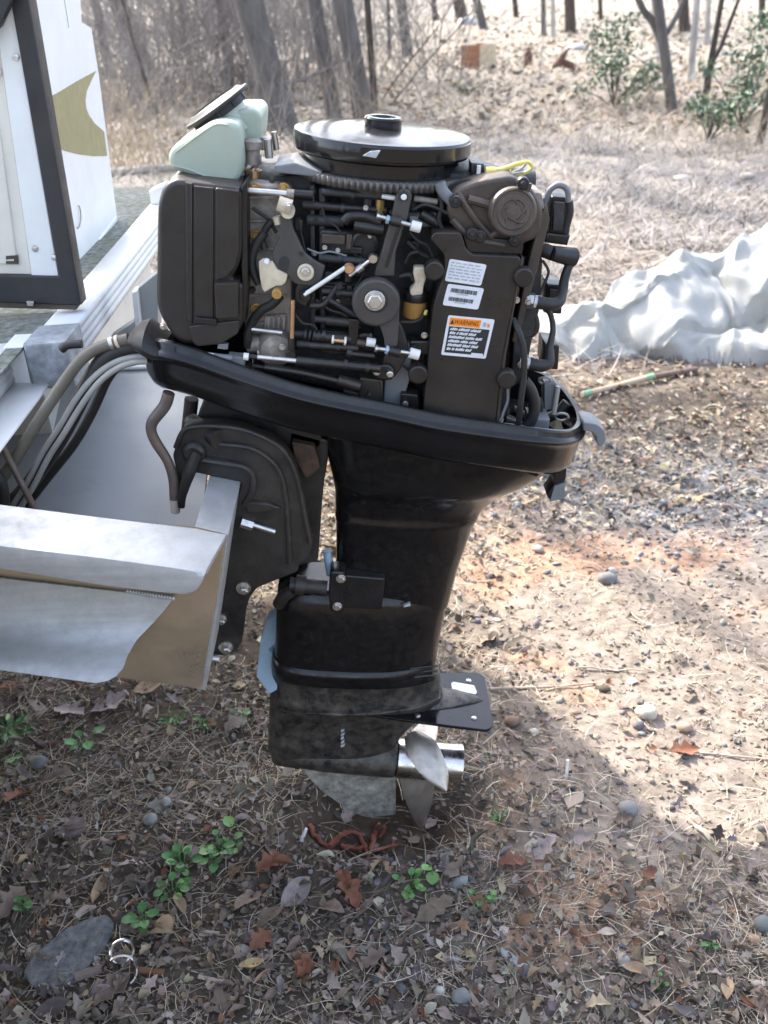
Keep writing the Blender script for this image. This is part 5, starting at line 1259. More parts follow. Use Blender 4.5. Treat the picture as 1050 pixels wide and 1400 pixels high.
# brush: tangles of bare stems
def brush(px, py, wd, ht, n, label, seed, rmin=.003, rmax=.007, m=m_twig):
    rng = random.Random(seed); b = G(px, py); t = thing('bramble_bush', b, label, 'bush', 'tangled bare brush'); gs, fine = [], []
    for i in range(n):
        x, y = b.x + rng.gauss(0, wd * .4), b.y + rng.gauss(0, wd * .35); z = H(x, y) - .02
        a = rng.uniform(0, 6.28); L_ = ht * rng.uniform(.5, 1.15); lean = rng.uniform(.05, .9); d = Vector((math.cos(a) * lean, math.sin(a) * lean, 1)).normalized()
        pts = [Vector((x, y, z))]; k = 6
        for j in range(k):
            d = (d + Vector((rng.uniform(-1, 1) * .16, rng.uniform(-1, 1) * .16, -.10 * lean - .02))).normalized(); pts.append(pts[-1] + d * L_ / k)
        r = rng.uniform(rmin, rmax); gs.append(tube(pts, [r, r * .4], 4, False))
        for _ in range(3):
            j = rng.randint(2, k); dd = (d + Vector((rng.uniform(-1, 1), rng.uniform(-1, 1), rng.uniform(-.4, .8)))).normalized()
            p2 = pts[j] + dd * L_ * rng.uniform(.12, .35); fine.append(tube([pts[j], pts[j].lerp(p2, .5) + Vector((0, 0, .02)), p2], [r * .45, r * .2], 3, False))
    st = obj('stem', join(*gs), m, t, 60); st['kind'] = 'stuff'
    tw = obj('twig', join(*fine), m, t, 60); tw['kind'] = 'stuff'
m_tw2 = M('grey_twig', (.24, .222, .208), .9, var=.3, bump=0, spec=.15)
m_tw3 = M('straw_coloured_stem', (.36, .29, .20), .85, var=.3, bump=0, spec=.15)
brush(178, 160, 1.3, 1.7, 170, 'grey bare brush beside the white stern panel', 1, m=m_tw2)
brush(250, 120, 2.4, 2.6, 240, 'tall grey brush above the black tank cap', 2, .004, .009, m=m_tw2)
brush(330, 130, 2.2, 2.3, 210, 'brown bare brush between tank cap and thickest trunk', 3, .004, .008)
brush(180, 235, .8, .9, 150, 'low straw brush beside the air box and boat rail', 4, .002, .004, m=m_tw3)
brush(440, 110, 2.6, 2.4, 200, 'bare brush behind the left part of the flywheel', 5, .004, .009, m=m_tw2)
brush(215, 60, 4.0, 3.4, 260, 'far grey thicket above the white panel', 6, .006, .013, m=m_tw2)
brush(330, 40, 4.5, 3.2, 260, 'far brown thicket above the oil tank', 7, .006, .013)
brush(470, 60, 3.0, 2.8, 150, 'far thin thicket behind the leaning trunks', 8, .005, .011, m=m_tw2)
brush(1000, 215, .9, .5, 70, 'low dry weeds under the right evergreen', 9, .0015, .003, m=m_tw3)
brush(880, 165, 1.2, .45, 70, 'low dry weeds at the foot of the Y shaped sapling', 10, .0015, .003, m=m_tw3)
brush(300, 232, 1.6, 1.5, 60, 'thin bare brush right behind the oil tank', 11, .0015, .0035, m=m_tw2)
brush(420, 215, 2.0, 1.7, 70, 'thin bare brush right behind the left half of the flywheel', 12, .0015, .0035)
brush(520, 205, 1.5, 1.1, 70, 'low thin brush right behind the flywheel hub', 13, .0015, .003, m=m_tw3)
for pts, y, lb in (([(519, 142), (540, 110), (560, 84), (585, 54), (604, 28), (622, -4)], 8.6, 'left of two thin saplings arching up behind the flywheel'),
                   ([(533, 146), (552, 122), (575, 94), (600, 66), (624, 42), (650, 12)], 8.6, 'right of two thin saplings arching up behind the flywheel'),):
    b = G(pts[0][0], pts[0][1]); pp = [b] + [P(a, c, b.y - .05 * k) for k, (a, c) in enumerate(pts)][1:]
    t = thing('thin_sapling', b, lb, 'sapling', 'arching saplings')
    obj('stem', tube(crom(pp, 5), [.012, .009, .005], 6), m_bk[3], t)
    obj('twig', join(*[tube([pp[k], pp[k] + Vector((random.uniform(-.3, .3), random.uniform(-.2, .2), .35))], [.005, .002], 4) for k in (2, 3, 4) for _ in range(2)]), m_bk[3], t)

# evergreen shrubs
m_leafg = M('evergreen_leaf', (1, 1, 1), .5, var=.2, vs=30, bump=.1, spec=.4, attr='Col')
def foliage(name, centers, n, size, cols, t, m=m_leafg):
    """leaf-sized faces in clumps; centers: (point, radius)"""
    tv = np.array([(-.5, 0, 0), (-.1, .24, .07), (.5, 0, .02), (-.1, -.24, .07), (0, 0, -.02)]); tf = np.array([(0, 4, 1), (1, 4, 2), (2, 4, 3), (3, 4, 0)])
    wts = np.array([r ** 2 for _, r in centers]); ci = RNG.choice(len(centers), n, p=wts / wts.sum())
    C = np.array([tuple(p) for p, _ in centers])[ci]; Rr = np.array([r for _, r in centers])[ci]
    v = RNG.normal(0, 1, (n, 3)); v /= np.linalg.norm(v, axis=1)[:, None]; rad = RNG.uniform(0, 1, n) ** .45
    pos = C + v * (Rr * rad)[:, None] * np.array([1, 1, .8])
    s = size * np.exp(RNG.normal(0, .3, n)); V, F = place(tv, tf, pos, rots(n, .9), np.stack([s, s, s], -1))
    c = jit(cols[RNG.integers(0, len(cols), n)], n, .2); base = root_loc(t)
    o = bigmesh(name, V - np.array(tuple(base)), F, m, np.repeat(np.clip(c, .005, .7), 5, 0)); o.parent = t; o['kind'] = 'stuff'
    return o
EVG = 1.35 * np.array([(.045, .085, .050), (.060, .105, .060), (.035, .065, .045), (.085, .13, .065), (.11, .13, .075)])
def shrub(px, py, w_, h_, n, label, seed, up=0, sz=.055):
    rng = random.Random(seed); b = G(px, py); t = thing('evergreen_shrub', b, label, 'shrub', 'evergreen shrubs')
    st = []; cs = []
    for i in range(11):
        a = rng.uniform(0, 6.28); e = b + Vector((math.cos(a) * w_ * rng.uniform(.1, .5), math.sin(a) * w_ * rng.uniform(.1, .4), h_ * rng.uniform(.25, 1)))
        st.append(tube(crom([b, b.lerp(e, .5) + Vector((0, 0, .04)), e], 4), [.010, .003], 5)); cs.append((e, w_ * rng.uniform(.12, .24)))
    for k in range(up):
        e = b + Vector((rng.uniform(-.2, .3) * w_, 0, h_ * (1.1 + .28 * k))); st.append(tube([b, e], [.012, .004], 5)); cs.append((e, w_ * .22)); cs.append((e + Vector((w_ * rng.uniform(-.35, .35), 0, .1)), w_ * .14))
    obj('stem', join(*st), m_bk[3], t); foliage('foliage', cs, n, sz, EVG, t)
shrub(838, 147, 1.15, .60, 1300, 'evergreen shrub left of the Y shaped sapling', 1, up=2)
shrub(1012, 172, .85, .66, 850, 'evergreen shrub near the right edge, upper of two', 2, up=2)
shrub(968, 196, .65, .42, 520, 'smaller evergreen shrub below and left of the right one', 3)
shrub(640, 130, .5, .12, 60, 'low green plant on the straw below the wooden box', 4, sz=.05)

# ---- boxes, rusty wood, stones and log in the clearing
m_rust = M('rust_painted_wood', (.26, .125, .07), .8, var=.3, bump=.2, dirt=(.16, .06, .03), dirta=.5)
m_beige = M('beige_board', (.50, .40, .27), .8, var=.15, bump=.15, grain=(1, 1, .3))
m_rotten = M('red_rotten_wood', (.115, .06, .045), .9, var=.4, vs=20, bump=.8, bs=40)
def box(px, py, wpx, hpx, dep, m, name, label, cat, yaw):
    b = G(px, py); s = S(px, py, b.y); w_, h_ = wpx * s, hpx * s; t = thing(name, b, label, cat)
    c, sn = math.cos(yaw), math.sin(yaw); ux, uy = Vector((c, sn, 0)), Vector((-sn, c, 0))
    def bb(nm, u0, u1, v0, v1, z0, z1): obj(nm, prism3([b + ux * u0 + uy * v0 + Vector((0, 0, z0)), b + ux * u1 + uy * v0 + Vector((0, 0, z0)), b + ux * u1 + uy * v0 + Vector((0, 0, z1)), b + ux * u0 + uy * v0 + Vector((0, 0, z1))], uy * (v1 - v0), .004), m, t)
    w2 = w_ / 2; e = .012
    bb('side_board', -w2, w2, 0, .02, -.02, h_); bb('side_board', -w2, w2, dep - .02, dep, -.02, h_)
    bb('end_board', -w2 + e, -w2 + e + .02, .021, dep - .021, -.02, h_ - .004); bb('end_board', w2 - e - .02, w2 - e, .021, dep - .021, -.02, h_ - .004); bb('bottom_board', -w2 + .03, w2 - .03, .03, dep - .03, -.01, .01)
def cornerbox():
    """one box seen at its corner: the rusty side to the left, the beige side to the right"""
    b = G(657, 94); s = S(657, 94, b.y); t = thing('wooden_box', b, 'box in the clearing with a rust coloured left side and a beige right side', 'box')
    h_ = 29 * s; u1, u2 = Vector((-.72, .69, 0)), Vector((.72, .69, 0)); l1, l2 = 25 * s / .72, 24 * s / .72; z0, z1 = Vector((0, 0, -.02)), Vector((0, 0, h_))
    for k in range(3):
        a, c = z0.lerp(z1, k / 3) + Vector((0, 0, .004)), z0.lerp(z1, (k + 1) / 3) - Vector((0, 0, .002))
        obj('side_board', prism3([b + a + u1 * .022, b + a + u1 * l1, b + c + u1 * l1, b + c + u1 * .022], u2 * .02, .003), m_rust, t)
        obj('side_board', prism3([b + a, b + a + u2 * l2, b + c + u2 * l2, b + c], u1 * .02, .003), m_beige, t)
    obj('back_board', prism3([b + u1 * l1 + u2 * .021 + z0, b + u1 * l1 + u2 * l2 + z0, b + u1 * l1 + u2 * l2 + z1, b + u1 * l1 + u2 * .021 + z1], u1 * -.018, .002), m_beige, t)
    obj('back_board', prism3([b + u2 * l2 + u1 * .022 + z0, b + u2 * l2 + u1 * (l1 - .02) + z0, b + u2 * l2 + u1 * (l1 - .02) + z1, b + u2 * l2 + u1 * .022 + z1], u2 * -.018, .002), m_rust, t)
    obj('bottom_board', prism3([b + u1 * .03 + u2 * .03, b + u1 * (l1 - .03) + u2 * .03, b + u1 * (l1 - .03) + u2 * (l2 - .03), b + u1 * .03 + u2 * (l2 - .03)], Vector((0, 0, .01)), 0), m_beige, t)
cornerbox()
def lump(px, py, wpx, hpx, m, name, label, cat, seed, dep=.8, grp=None, sub=2, noise_=.35, parent=None, sink=.25):
    b = G(px, py); s = S(px, py, b.y); bm = bmesh.new(); bmesh.ops.create_icosphere(bm, subdivisions=sub, radius=1)
    V = []
    for v in bm.verts:
        q = v.co.copy(); f = 1 + noise_ * (mnoise.noise(q * 1.3 + Vector((seed * 7.1, 0, 0))) + .5 * mnoise.noise(q * 3.1 + Vector((0, seed * 3.3, 0))))
        q = q * f; V.append(b + Vector((q.x * wpx * s * .5, q.y * wpx * s * .5 * dep, (q.z + 1 - 2 * sink) * hpx * s * .5)))
    F = [tuple(x.index for x in f.verts) for f in bm.faces]; bm.free()
    o = obj(name, (V, F), m, None, 60, origin=b); return props(o, label, cat, grp)
m_pale = M('pale_stone', (.42, .42, .42), .85, var=.2, bump=.3)
lump(640, 34, 26, 14, m_pale, 'pale_stone', 'whitish lump on the ground above the wooden box', 'stone', 1)
lump(788, 68, 26, 11, m_pale, 'pale_stone', 'bluish white stone behind the rusty fallen wood', 'stone', 2)
lump(722, 90, 12, 28, m_rotten, 'wood_stump', 'small pointed rusty stump between the wooden box and the fallen wood', 'stump', 3)
b = G(770, 98); t = thing('fallen_wood', b, 'rusty red fallen wood with a jagged point, in the clearing', 'fallen wood')
obj('broken_trunk', tube([P(754, 92, b.y), P(768, 84, b.y), P(784, 92, b.y), P(800, 101, b.y)], [.03, .06, .055, .02], 9), m_rotten, t)
obj('splinter', tube([P(762, 90, b.y), P(770, 76, b.y), P(779, 64, b.y)], [.075, .05, .008], 7), m_rotten, t)
for pts, w_, lb in (([(985, 72), (1010, 76), (1035, 77), (1070, 73)], 7, 'pale log lying behind the broken sapling at the right'), ([(880, 84), (900, 76), (925, 72)], 5, 'short pale log behind the Y shaped sapling'), ([(940, 52), (985, 54), (1070, 62)], 6, 'thin far log lying across the upper right'), ([(140, 238), (170, 236), (200, 233), (250, 229)], 17, 'dark greenish log in the brush behind the boat rail')):
    b = G(pts[0][0], pts[0][1] + 3); pp = [P(a, c, b.y) for a, c in pts]
    props(obj('fallen_log', tube(crom(pp, 4), [w_ * .5 * S(*pts[0], b.y), w_ * .42 * S(*pts[0], b.y)], 9), m_bk[2], None, origin=pp[0]), lb, 'log', 'fallen logs')

# ---- crumpled tarpaulin
def tarp():
    """a stiff sheet pushed into a heap: flat facets between sharp creases"""
    n, m_ = 260, 170
    x = np.linspace(.80, 2.95, n); y = np.linspace(3.88, 5.25, m_); X, Y = np.meshgrid(x, y)
    Xw, Yw = X + (fbm(X, Y, 2.6, 301) - .5) * .22, Y + (fbm(X, Y, 2.6, 307) - .5) * .22
    def heap(cx, cy, rx, ry, h, p=.62):
        d = np.sqrt(((Xw - cx) / rx) ** 2 + ((Yw - cy) / ry) ** 2); return h * np.clip(1 - d ** 1.7, 0, 1) ** p
    Z = np.maximum.reduce([heap(2.02, 4.66, .66, .48, .46), heap(2.65, 4.72, .55, .45, .42), heap(1.44, 4.50, .42, .34, .32), heap(1.78, 4.24, .55, .20, .16, .5), heap(1.10, 4.40, .30, .22, .17, .5), heap(.96, 4.62, .18, .24, .13, .6), heap(2.35, 4.24, .55, .22, .18, .5)])
    mask = np.clip(Z / .06, 0, 1)
    def crease(a, f, w_, sd):
        u = (Xw * math.cos(a) + Yw * math.sin(a)) * f + w_ * fbm(X, Y, 1.9, sd, 2) * 2; return np.abs(2 * (u - np.floor(u)) - 1) - .5
    amp = .55 + .9 * fbm(X, Y, 1.4, 351)
    C = .085 * crease(.5, 1.7, .9, 311) + .065 * crease(2.2, 2.3, .9, 317) + .045 * crease(1.3, 3.7, .8, 331) + .026 * crease(2.9, 5.5, .7, 337) + .014 * crease(.2, 9.5, .6, 341) + .007 * crease(1.9, 17, .6, 343)
    Z = Z + mask * amp * C
    g = hgt(X, Y); Zf = np.where(mask > .02, g + np.maximum(Z, .006 + .015 * mask * (1 + crease(1.1, 8, .8, 361))), g - .03)
    sx = mask * (.10 * crease(.9, 2.1, .8, 371) + .03 * crease(2.4, 5, .6, 373)); sy = mask * (.09 * crease(2.0, 2.4, .8, 379) + .03 * crease(.4, 6, .6, 381))
    V = np.stack([X + sx, Y + sy, Zf], -1).reshape(-1, 3); id_ = np.arange(n * m_).reshape(m_, n)
    q = np.stack([id_[:-1, :-1], id_[:-1, 1:], id_[1:, 1:], id_[1:, :-1]], -1).reshape(-1, 4); kk = (mask > .02).reshape(-1); F = q[kk[q].sum(1) >= 2]
    used = np.unique(F); rem = -np.ones(n * m_, int); rem[used] = np.arange(len(used))
    return [tuple(v) for v in V[used]], [tuple(int(k) for k in f) for f in rem[F]]
b = G(960, 470)
m_tarp = M('silver_white_tarpaulin', (.36, .36, .335), .5, var=.12, vs=5, bump=.25, bs=28, spec=.35, dirt=(.36, .33, .28), dirta=.35, dirts=5)
o = obj('tarpaulin', tarp(), m_tarp, None, 24, origin=b)
props(o, 'crumpled silver white tarpaulin heaped on the leaves at the right', 'tarpaulin')
b = G(797, 545); t = thing('rake_handle', b, 'tan pole with green bands lying on the leaves below the tarpaulin', 'pole')
pp = [G(795, 546) + Vector((0, 0, .02)), G(882, 524) + Vector((0, 0, .022)), G(945, 512) + Vector((0, 0, .02))]
m_pole = M('tan_pole_wood', (.46, .34, .24), .6, var=.15, bump=.1); m_green = M('green_plastic_band', (.20, .36, .21), .5, var=.1); m_brn = M('dark_pole_wood', (.13, .085, .065), .6, var=.2, bump=.1)
obj('pole', tube(pp[:2], .0125, 12), m_pole, t); obj('pole', tube([pp[1], pp[1].lerp(pp[2], .5), pp[2], pp[2] + (pp[2] - pp[1]) * .1], .013, 12), m_brn, t, label='dark brown end of the pole')
for q in (pp[0].lerp(pp[1], .02), pp[1]): obj('green_band', tube([q, q + (pp[1] - pp[0]).normalized() * .04], .0145, 14), m_green, t)

# ================================================================== SMALL THINGS ON THE GROUND
def lying(nm, px, r_px, m, label, cat, lift=.006, grp=None, n=8):
    pts = [G(a, b) + Vector((0, 0, lift)) for a, b in px]; s = S(px[0][0], px[0][1], pts[0].y)
    rr_ = [q * s for q in r_px] if isinstance(r_px, (list, tuple)) else r_px * s
    path = crom(pts, 5) if len(pts) > 2 else [pts[0].lerp(pts[1], t) + Vector((0, 0, .004 * math.sin(9 * t))) for t in np.linspace(0, 1, 6)]
    return props(obj(nm, tube(path, rr_, n), m, None, origin=pts[0]), label, cat, grp)
m_stick = M('weathered_stick', (.36, .29, .23), .85, var=.25, bump=.3)
lying('stick', [(664, 945), (705, 943), (760, 941), (815, 936)], [2.2, 2.2, 1.6, 1.2], m_stick, 'thin grey stick pointing away from the black fin plate', 'stick')
lying('stick', [(925, 1029), (970, 1033), (1010, 1037), (1056, 1041)], [1.6, 1.5, 1.2], m_stick, 'thin pale stick on the sunlit soil at the right edge', 'stick')
lying('stick', [(790, 915), (880, 920)], [1.4, 1.0], m_stick, 'short thin stick on the sunlit soil right of the white label', 'stick')
g = G(774, 1064); props(obj('white_stick', tube([g, g + Vector((.003, .01, .045))], .0032, 8), m_white, None, origin=g), 'small white plastic stick poking up in the shade by the sunlit edge', 'stick')
g = G(412, 1150); props(obj('white_peg', tube([g, g + Vector((.012, .01, .026))], [.0045, .003], 8), m_white, None, origin=g), 'tiny white peg beside the red roots under the skeg', 'peg')
m_root = M('rusty_red_root', (.24, .075, .045), .8, var=.35, vs=40, bump=.5, bs=120)
b = G(490, 1150); t = thing('red_roots', b, 'rusty red roots sticking out of the hole below the skeg', 'roots')
for pts, r_ in (([(422, 1132), (432, 1148), (448, 1160)], [4, 5, 3]), ([(452, 1162), (462, 1150), (480, 1142), (496, 1152), (503, 1170), (504, 1180)], [6, 6.5, 5, 4.5, 3.5, 2.5]), ([(517, 1128), (512, 1146), (506, 1166)], [3.5, 4.5, 3.5]), ([(468, 1160), (486, 1164), (500, 1160)], [4, 5, 3]), ([(505, 1165), (525, 1164), (545, 1158)], [4.5, 4, 2.5]), ([(524, 1132), (520, 1148)], [3, 3])):
    q = [G(a, c) + Vector((0, 0, .012)) for a, c in pts]; s = S(*pts[0], q[0].y)
    pr_ = crom(q, 9) if len(q) > 2 else [q[0].lerp(q[1], k / 9) for k in range(10)]
    rad = [z * s * .72 * (1 + .38 * mnoise.noise(pr_[k] * 90)) for k, z in enumerate(np.interp(np.linspace(0, 1, len(pr_)), np.linspace(0, 1, len(r_)), r_))]
    obj('root', tube([v + Vector((mnoise.noise(v * 60), mnoise.noise(v * 60 + Vector((9, 0, 0))), -.6)) * .006 for v in pr_], rad, 7), m_root, t)
# slate, ring, bits of iron and bark
m_slate = M('dark_slate', (.105, .106, .108), .75, var=.5, vs=55, bump=.9, bs=110, dirt=(.22, .21, .19), dirta=.5, dirts=60)
def slate():
    b = G(100, 1306); e1, e2 = G(146, 1262), G(50, 1350); ax = (e1 - e2); ax.z = 0; L_ = ax.length / 2; ax.normalize(); sd_ = Vector((-ax.y, ax.x, 0))
    bm = bmesh.new(); bmesh.ops.create_icosphere(bm, subdivisions=4, radius=1); V = []
    for v in bm.verts:
        q = v.co.copy(); n1 = mnoise.noise(q * 1.6 + Vector((3.1, 7.7, 0))); n2 = mnoise.noise(q * 5 + Vector((1, 2, 3)))
        m_ = max(abs(q.x), abs(q.y) * .9, .001); sq = q * (1 / max(m_, q.length * .78)) ** .35 * (1 + .16 * n1)
        V.append(b + ax * sq.x * L_ * 1.02 + sd_ * sq.y * L_ * (.60 - .16 * q.x) + Vector((0, 0, max(-.01, min(.013, q.z * .03)) + .0045 * n1 + .0025 * n2 + .004)))
    F = [tuple(x.index for x in f.verts) for f in bm.faces]; bm.free()
    return V, F
b = G(100, 1306)
props(obj('slate_stone', slate(), m_slate, None, 40, origin=b), 'large flat dark slate half buried at the lower left beside the metal ring', 'stone')
def ring(px, py, r_px, w_, nm, label, a0=0, a1=6.2832, tlt=.3):
    b = G(px, py); s = S(px, py, b.y); ax = Vector((.2, -tlt, 1)).normalized(); u, v = frame_of(ax)
    pts = [b + Vector((0, 0, .012 + r_px * s * tlt * .5)) + (u * math.cos(t) + v * math.sin(t)) * r_px * s for t in np.linspace(a0, a1, 30)]
    return props(obj(nm, tube(pts, w_ * s, 8), m_chrome, None, origin=b), label, 'ring')
ring(169, 1308, 15, 2.4, 'metal_ring', 'shiny metal ring lying right of the dark slate')
ring(168, 1336, 21, 1.6, 'wire_hook', 'open loop of silver wire just below the metal ring', -2.4, .9)
m_rustm = M('rusty_iron', (.20, .10, .055), .75, metal=.3, var=.4, bump=.4)
lying('rusty_bolt', [(186, 1329), (205, 1331), (224, 1333)], [4.5, 5, 5.5], m_rustm, 'rusty bolt pointing right from the metal ring', 'bolt')
lying('bark_roll', [(103, 1340), (120, 1334), (140, 1328)], [7, 7.5, 6], M('brown_bark_roll', (.19, .14, .115), .85, var=.3, bump=.4), 'rolled brown bark piece at the foot of the dark slate', 'bark')
lying('bark_roll', [(104, 1258), (116, 1247), (132, 1244)], [5, 6, 4], m_stick, 'grey brown bark curl on the upper edge of the slate', 'bark')
lying('wood_splinter', [(272, 1338), (290, 1342), (312, 1346)], [3, 3, 2], m_stick, 'pale splinter of wood right of the rusty bolt', 'splinter')
lying('wood_splinter', [(272, 1276), (286, 1278), (300, 1279)], [3.2, 3.2, 2.5], m_stick, 'short pale splinter above the yellow leaf', 'splinter')
m_bsl = M('grey_bark_slab', (.33, .33, .32), .85, var=.3, vs=30, bump=.5)
def slab(pts, label, m=m_bsl, th=.012):
    q = [G(a, b_) for a, b_ in pts]; z = max(p.z for p in q); c = sum(q, Vector()) / len(q)
    props(obj('bark_slab', prism3([Vector((p.x, p.y, z + .006)) for p in q], Vector((0, 0, -th)), .003, 2), m, None, 30, origin=c), label, 'bark')
slab([(680, 1296), (692, 1300), (722, 1322), (727, 1332), (714, 1330), (688, 1312)], 'long grey slab of bark at the bottom centre')
slab([(556, 1350), (566, 1320), (578, 1312), (580, 1330), (570, 1345)], 'dark leafy bark flake left of the small white pebble', M('dark_bark_flake', (.10, .08, .085), .8, var=.3, bump=.4))
slab([(770, 1094), (800, 1082), (797, 1100), (776, 1110)], 'flat tan bark chip in the shade below the white plastic stick', M('tan_bark_chip', (.33, .25, .19), .8, var=.2, bump=.3), .006)
STONES = [(226, 1262, 30, 22, (.36, .25, .15), 'smooth tan stone beside the green weeds near the metal ring'), (228, 1096, 15, 17, (.34, .34, .33), 'small round pale grey pebble left of the outboard gearcase'),
          (206, 1118, 20, 18, (.26, .27, .27), 'round grey pebble just below the pale pebble'), (601, 1354, 17, 12, (.55, .54, .52), 'small white pebble at the bottom centre'), (631, 1362, 28, 22, (.23, .24, .25), 'round blue grey stone right of the white pebble'),
          (858, 1104, 28, 20, (.24, .24, .25), 'grey angular stone in the shade just inside the sunlit edge'), (884, 972, 30, 20, (.52, .48, .43), 'whitish stone on the sunlit soil right of the thin stick'), (935, 993, 20, 12, (.42, .30, .23), 'small pinkish stone right of the whitish stone'),
          (1042, 1262, 26, 24, (.17, .19, .19), 'dark grey stone at the right edge in the shade'), (1031, 1284, 18, 18, (.40, .28, .20), 'tan pebble touching the dark grey stone at the right edge'), (829, 790, 26, 17, (.20, .20, .21), 'dark grey stone in the gravel patch right of the leg'),
          (836, 780, 13, 10, (.45, .45, .45), 'pale pebble touching the dark stone in the gravel patch'), (1034, 1345, 16, 12, (.44, .40, .36), 'small pale pebble near the lower right corner'), (852, 1312, 18, 16, (.36, .36, .34), 'flat pale stone left of the long orange leaf'),
          (735, 750, 16, 10, (.40, .36, .32), 'small stone on the sunlit soil right of the midsection'), (54, 1042, 26, 20, (.15, .16, .17), 'dark grey stone under the pod at the left'), (932, 246, 26, 14, (.42, .41, .40), 'white lump in the dry grass above the tarpaulin'), (1022, 242, 24, 12, (.42, .40, .38), 'whitish lump in the dry grass near the right edge'),
          (730, 1000, 14, 10, (.5, .48, .45), 'small white pebble between the fin plate and the sunlit edge'), (700, 985, 22, 14, (.20, .13, .10), 'reddish brown stone beside the propeller')]
for i, (a, b_, w_, h_, c, lb) in enumerate(STONES):
    lump(a, b_ + h_ * .3, w_, h_, M('stone_%d' % i, (c[0] * .85, c[1] * .82, c[2] * .74), .85, var=.25, vs=40, bump=.35, bs=90, dirt=(c[0] * .6, c[1] * .55, c[2] * .5), dirta=.4, dirts=40), 'stone', lb, 'stone', i + 5, .9, 'loose stones', 2, .28, sink=.2)

# ---- single leaves that catch the eye
def leafcurl(kind, L_, curl, seed):
    """large dead leaf with a midrib, lobes and a curl; local, one piece"""
    rng = random.Random(seed); n = 12; V = []; F = []
    for i in range(n):
        u = i / (n - 1)
        if kind == 0: w_ = .30 * math.sin(math.pi * min(1, u * 1.02)) ** .6 * (1 + .38 * math.sin(u * 19 + seed))
        elif kind == 1: w_ = .27 * math.sin(math.pi * u) ** .8
        else: w_ = .16 * math.sin(math.pi * u) ** .7
        w_ = max(w_, .012); bend = .10 * math.sin(u * 3 + seed) + rng.uniform(-.01, .01)
        for s_ in (-1, -.5, 0, .5, 1):
            a = abs(s_) * curl * (.7 + .3 * math.sin(4 * u + seed + s_)); V.append(Vector(((u - .5) + .03 * s_, s_ * w_ * math.cos(a * .8), bend + abs(s_) * w_ * math.sin(a) + .012 * (abs(s_) == .5))) * L_)
    for i in range(n - 1):
        for j in range(4): a = i * 5 + j; F.append((a, a + 1, a + 6, a + 5))
    k = len(V); V += [Vector((-.5, .006, .0)) * L_, Vector((-.5, -.006, 0)) * L_, Vector((-.72, .03, .05)) * L_]; F.append((k, k + 1, k + 2))
    return V, F
def lmat(name, c): return M(name, c, .8, var=.3, vs=50, bump=.35, bs=160, spec=.25, rnd_obj=.15)
LM = {'brown': lmat('brown_leaf', (.20, .145, .115)), 'rust': lmat('rust_leaf', (.20, .088, .052)), 'tan': lmat('tan_leaf', (.34, .24, .15)), 'grey': lmat('grey_brown_leaf', (.26, .215, .20)), 'ochre': lmat('ochre_leaf', (.40, .29, .14)), 'dark': lmat('dark_leaf', (.10, .078, .072))}
def oneleaf(px, py, Lpx, kind, curl, col, yaw, label, seed, tilt=.25):
    g = G(px, py); s = S(px, py, g.y); V, F = leafcurl(kind, Lpx * s, curl, seed)
    me = mesh_from('fallen_leaf', V, F, 60); me.materials.append(LM[col]); o = bpy.data.objects.new('fallen_leaf', me); COL.objects.link(o)
    o.location = g + Vector((0, 0, .014)); o.rotation_euler = (tilt * math.sin(seed * 2.1), tilt * math.cos(seed * 1.7), yaw); return props(o, label, 'leaf', 'fallen leaves')
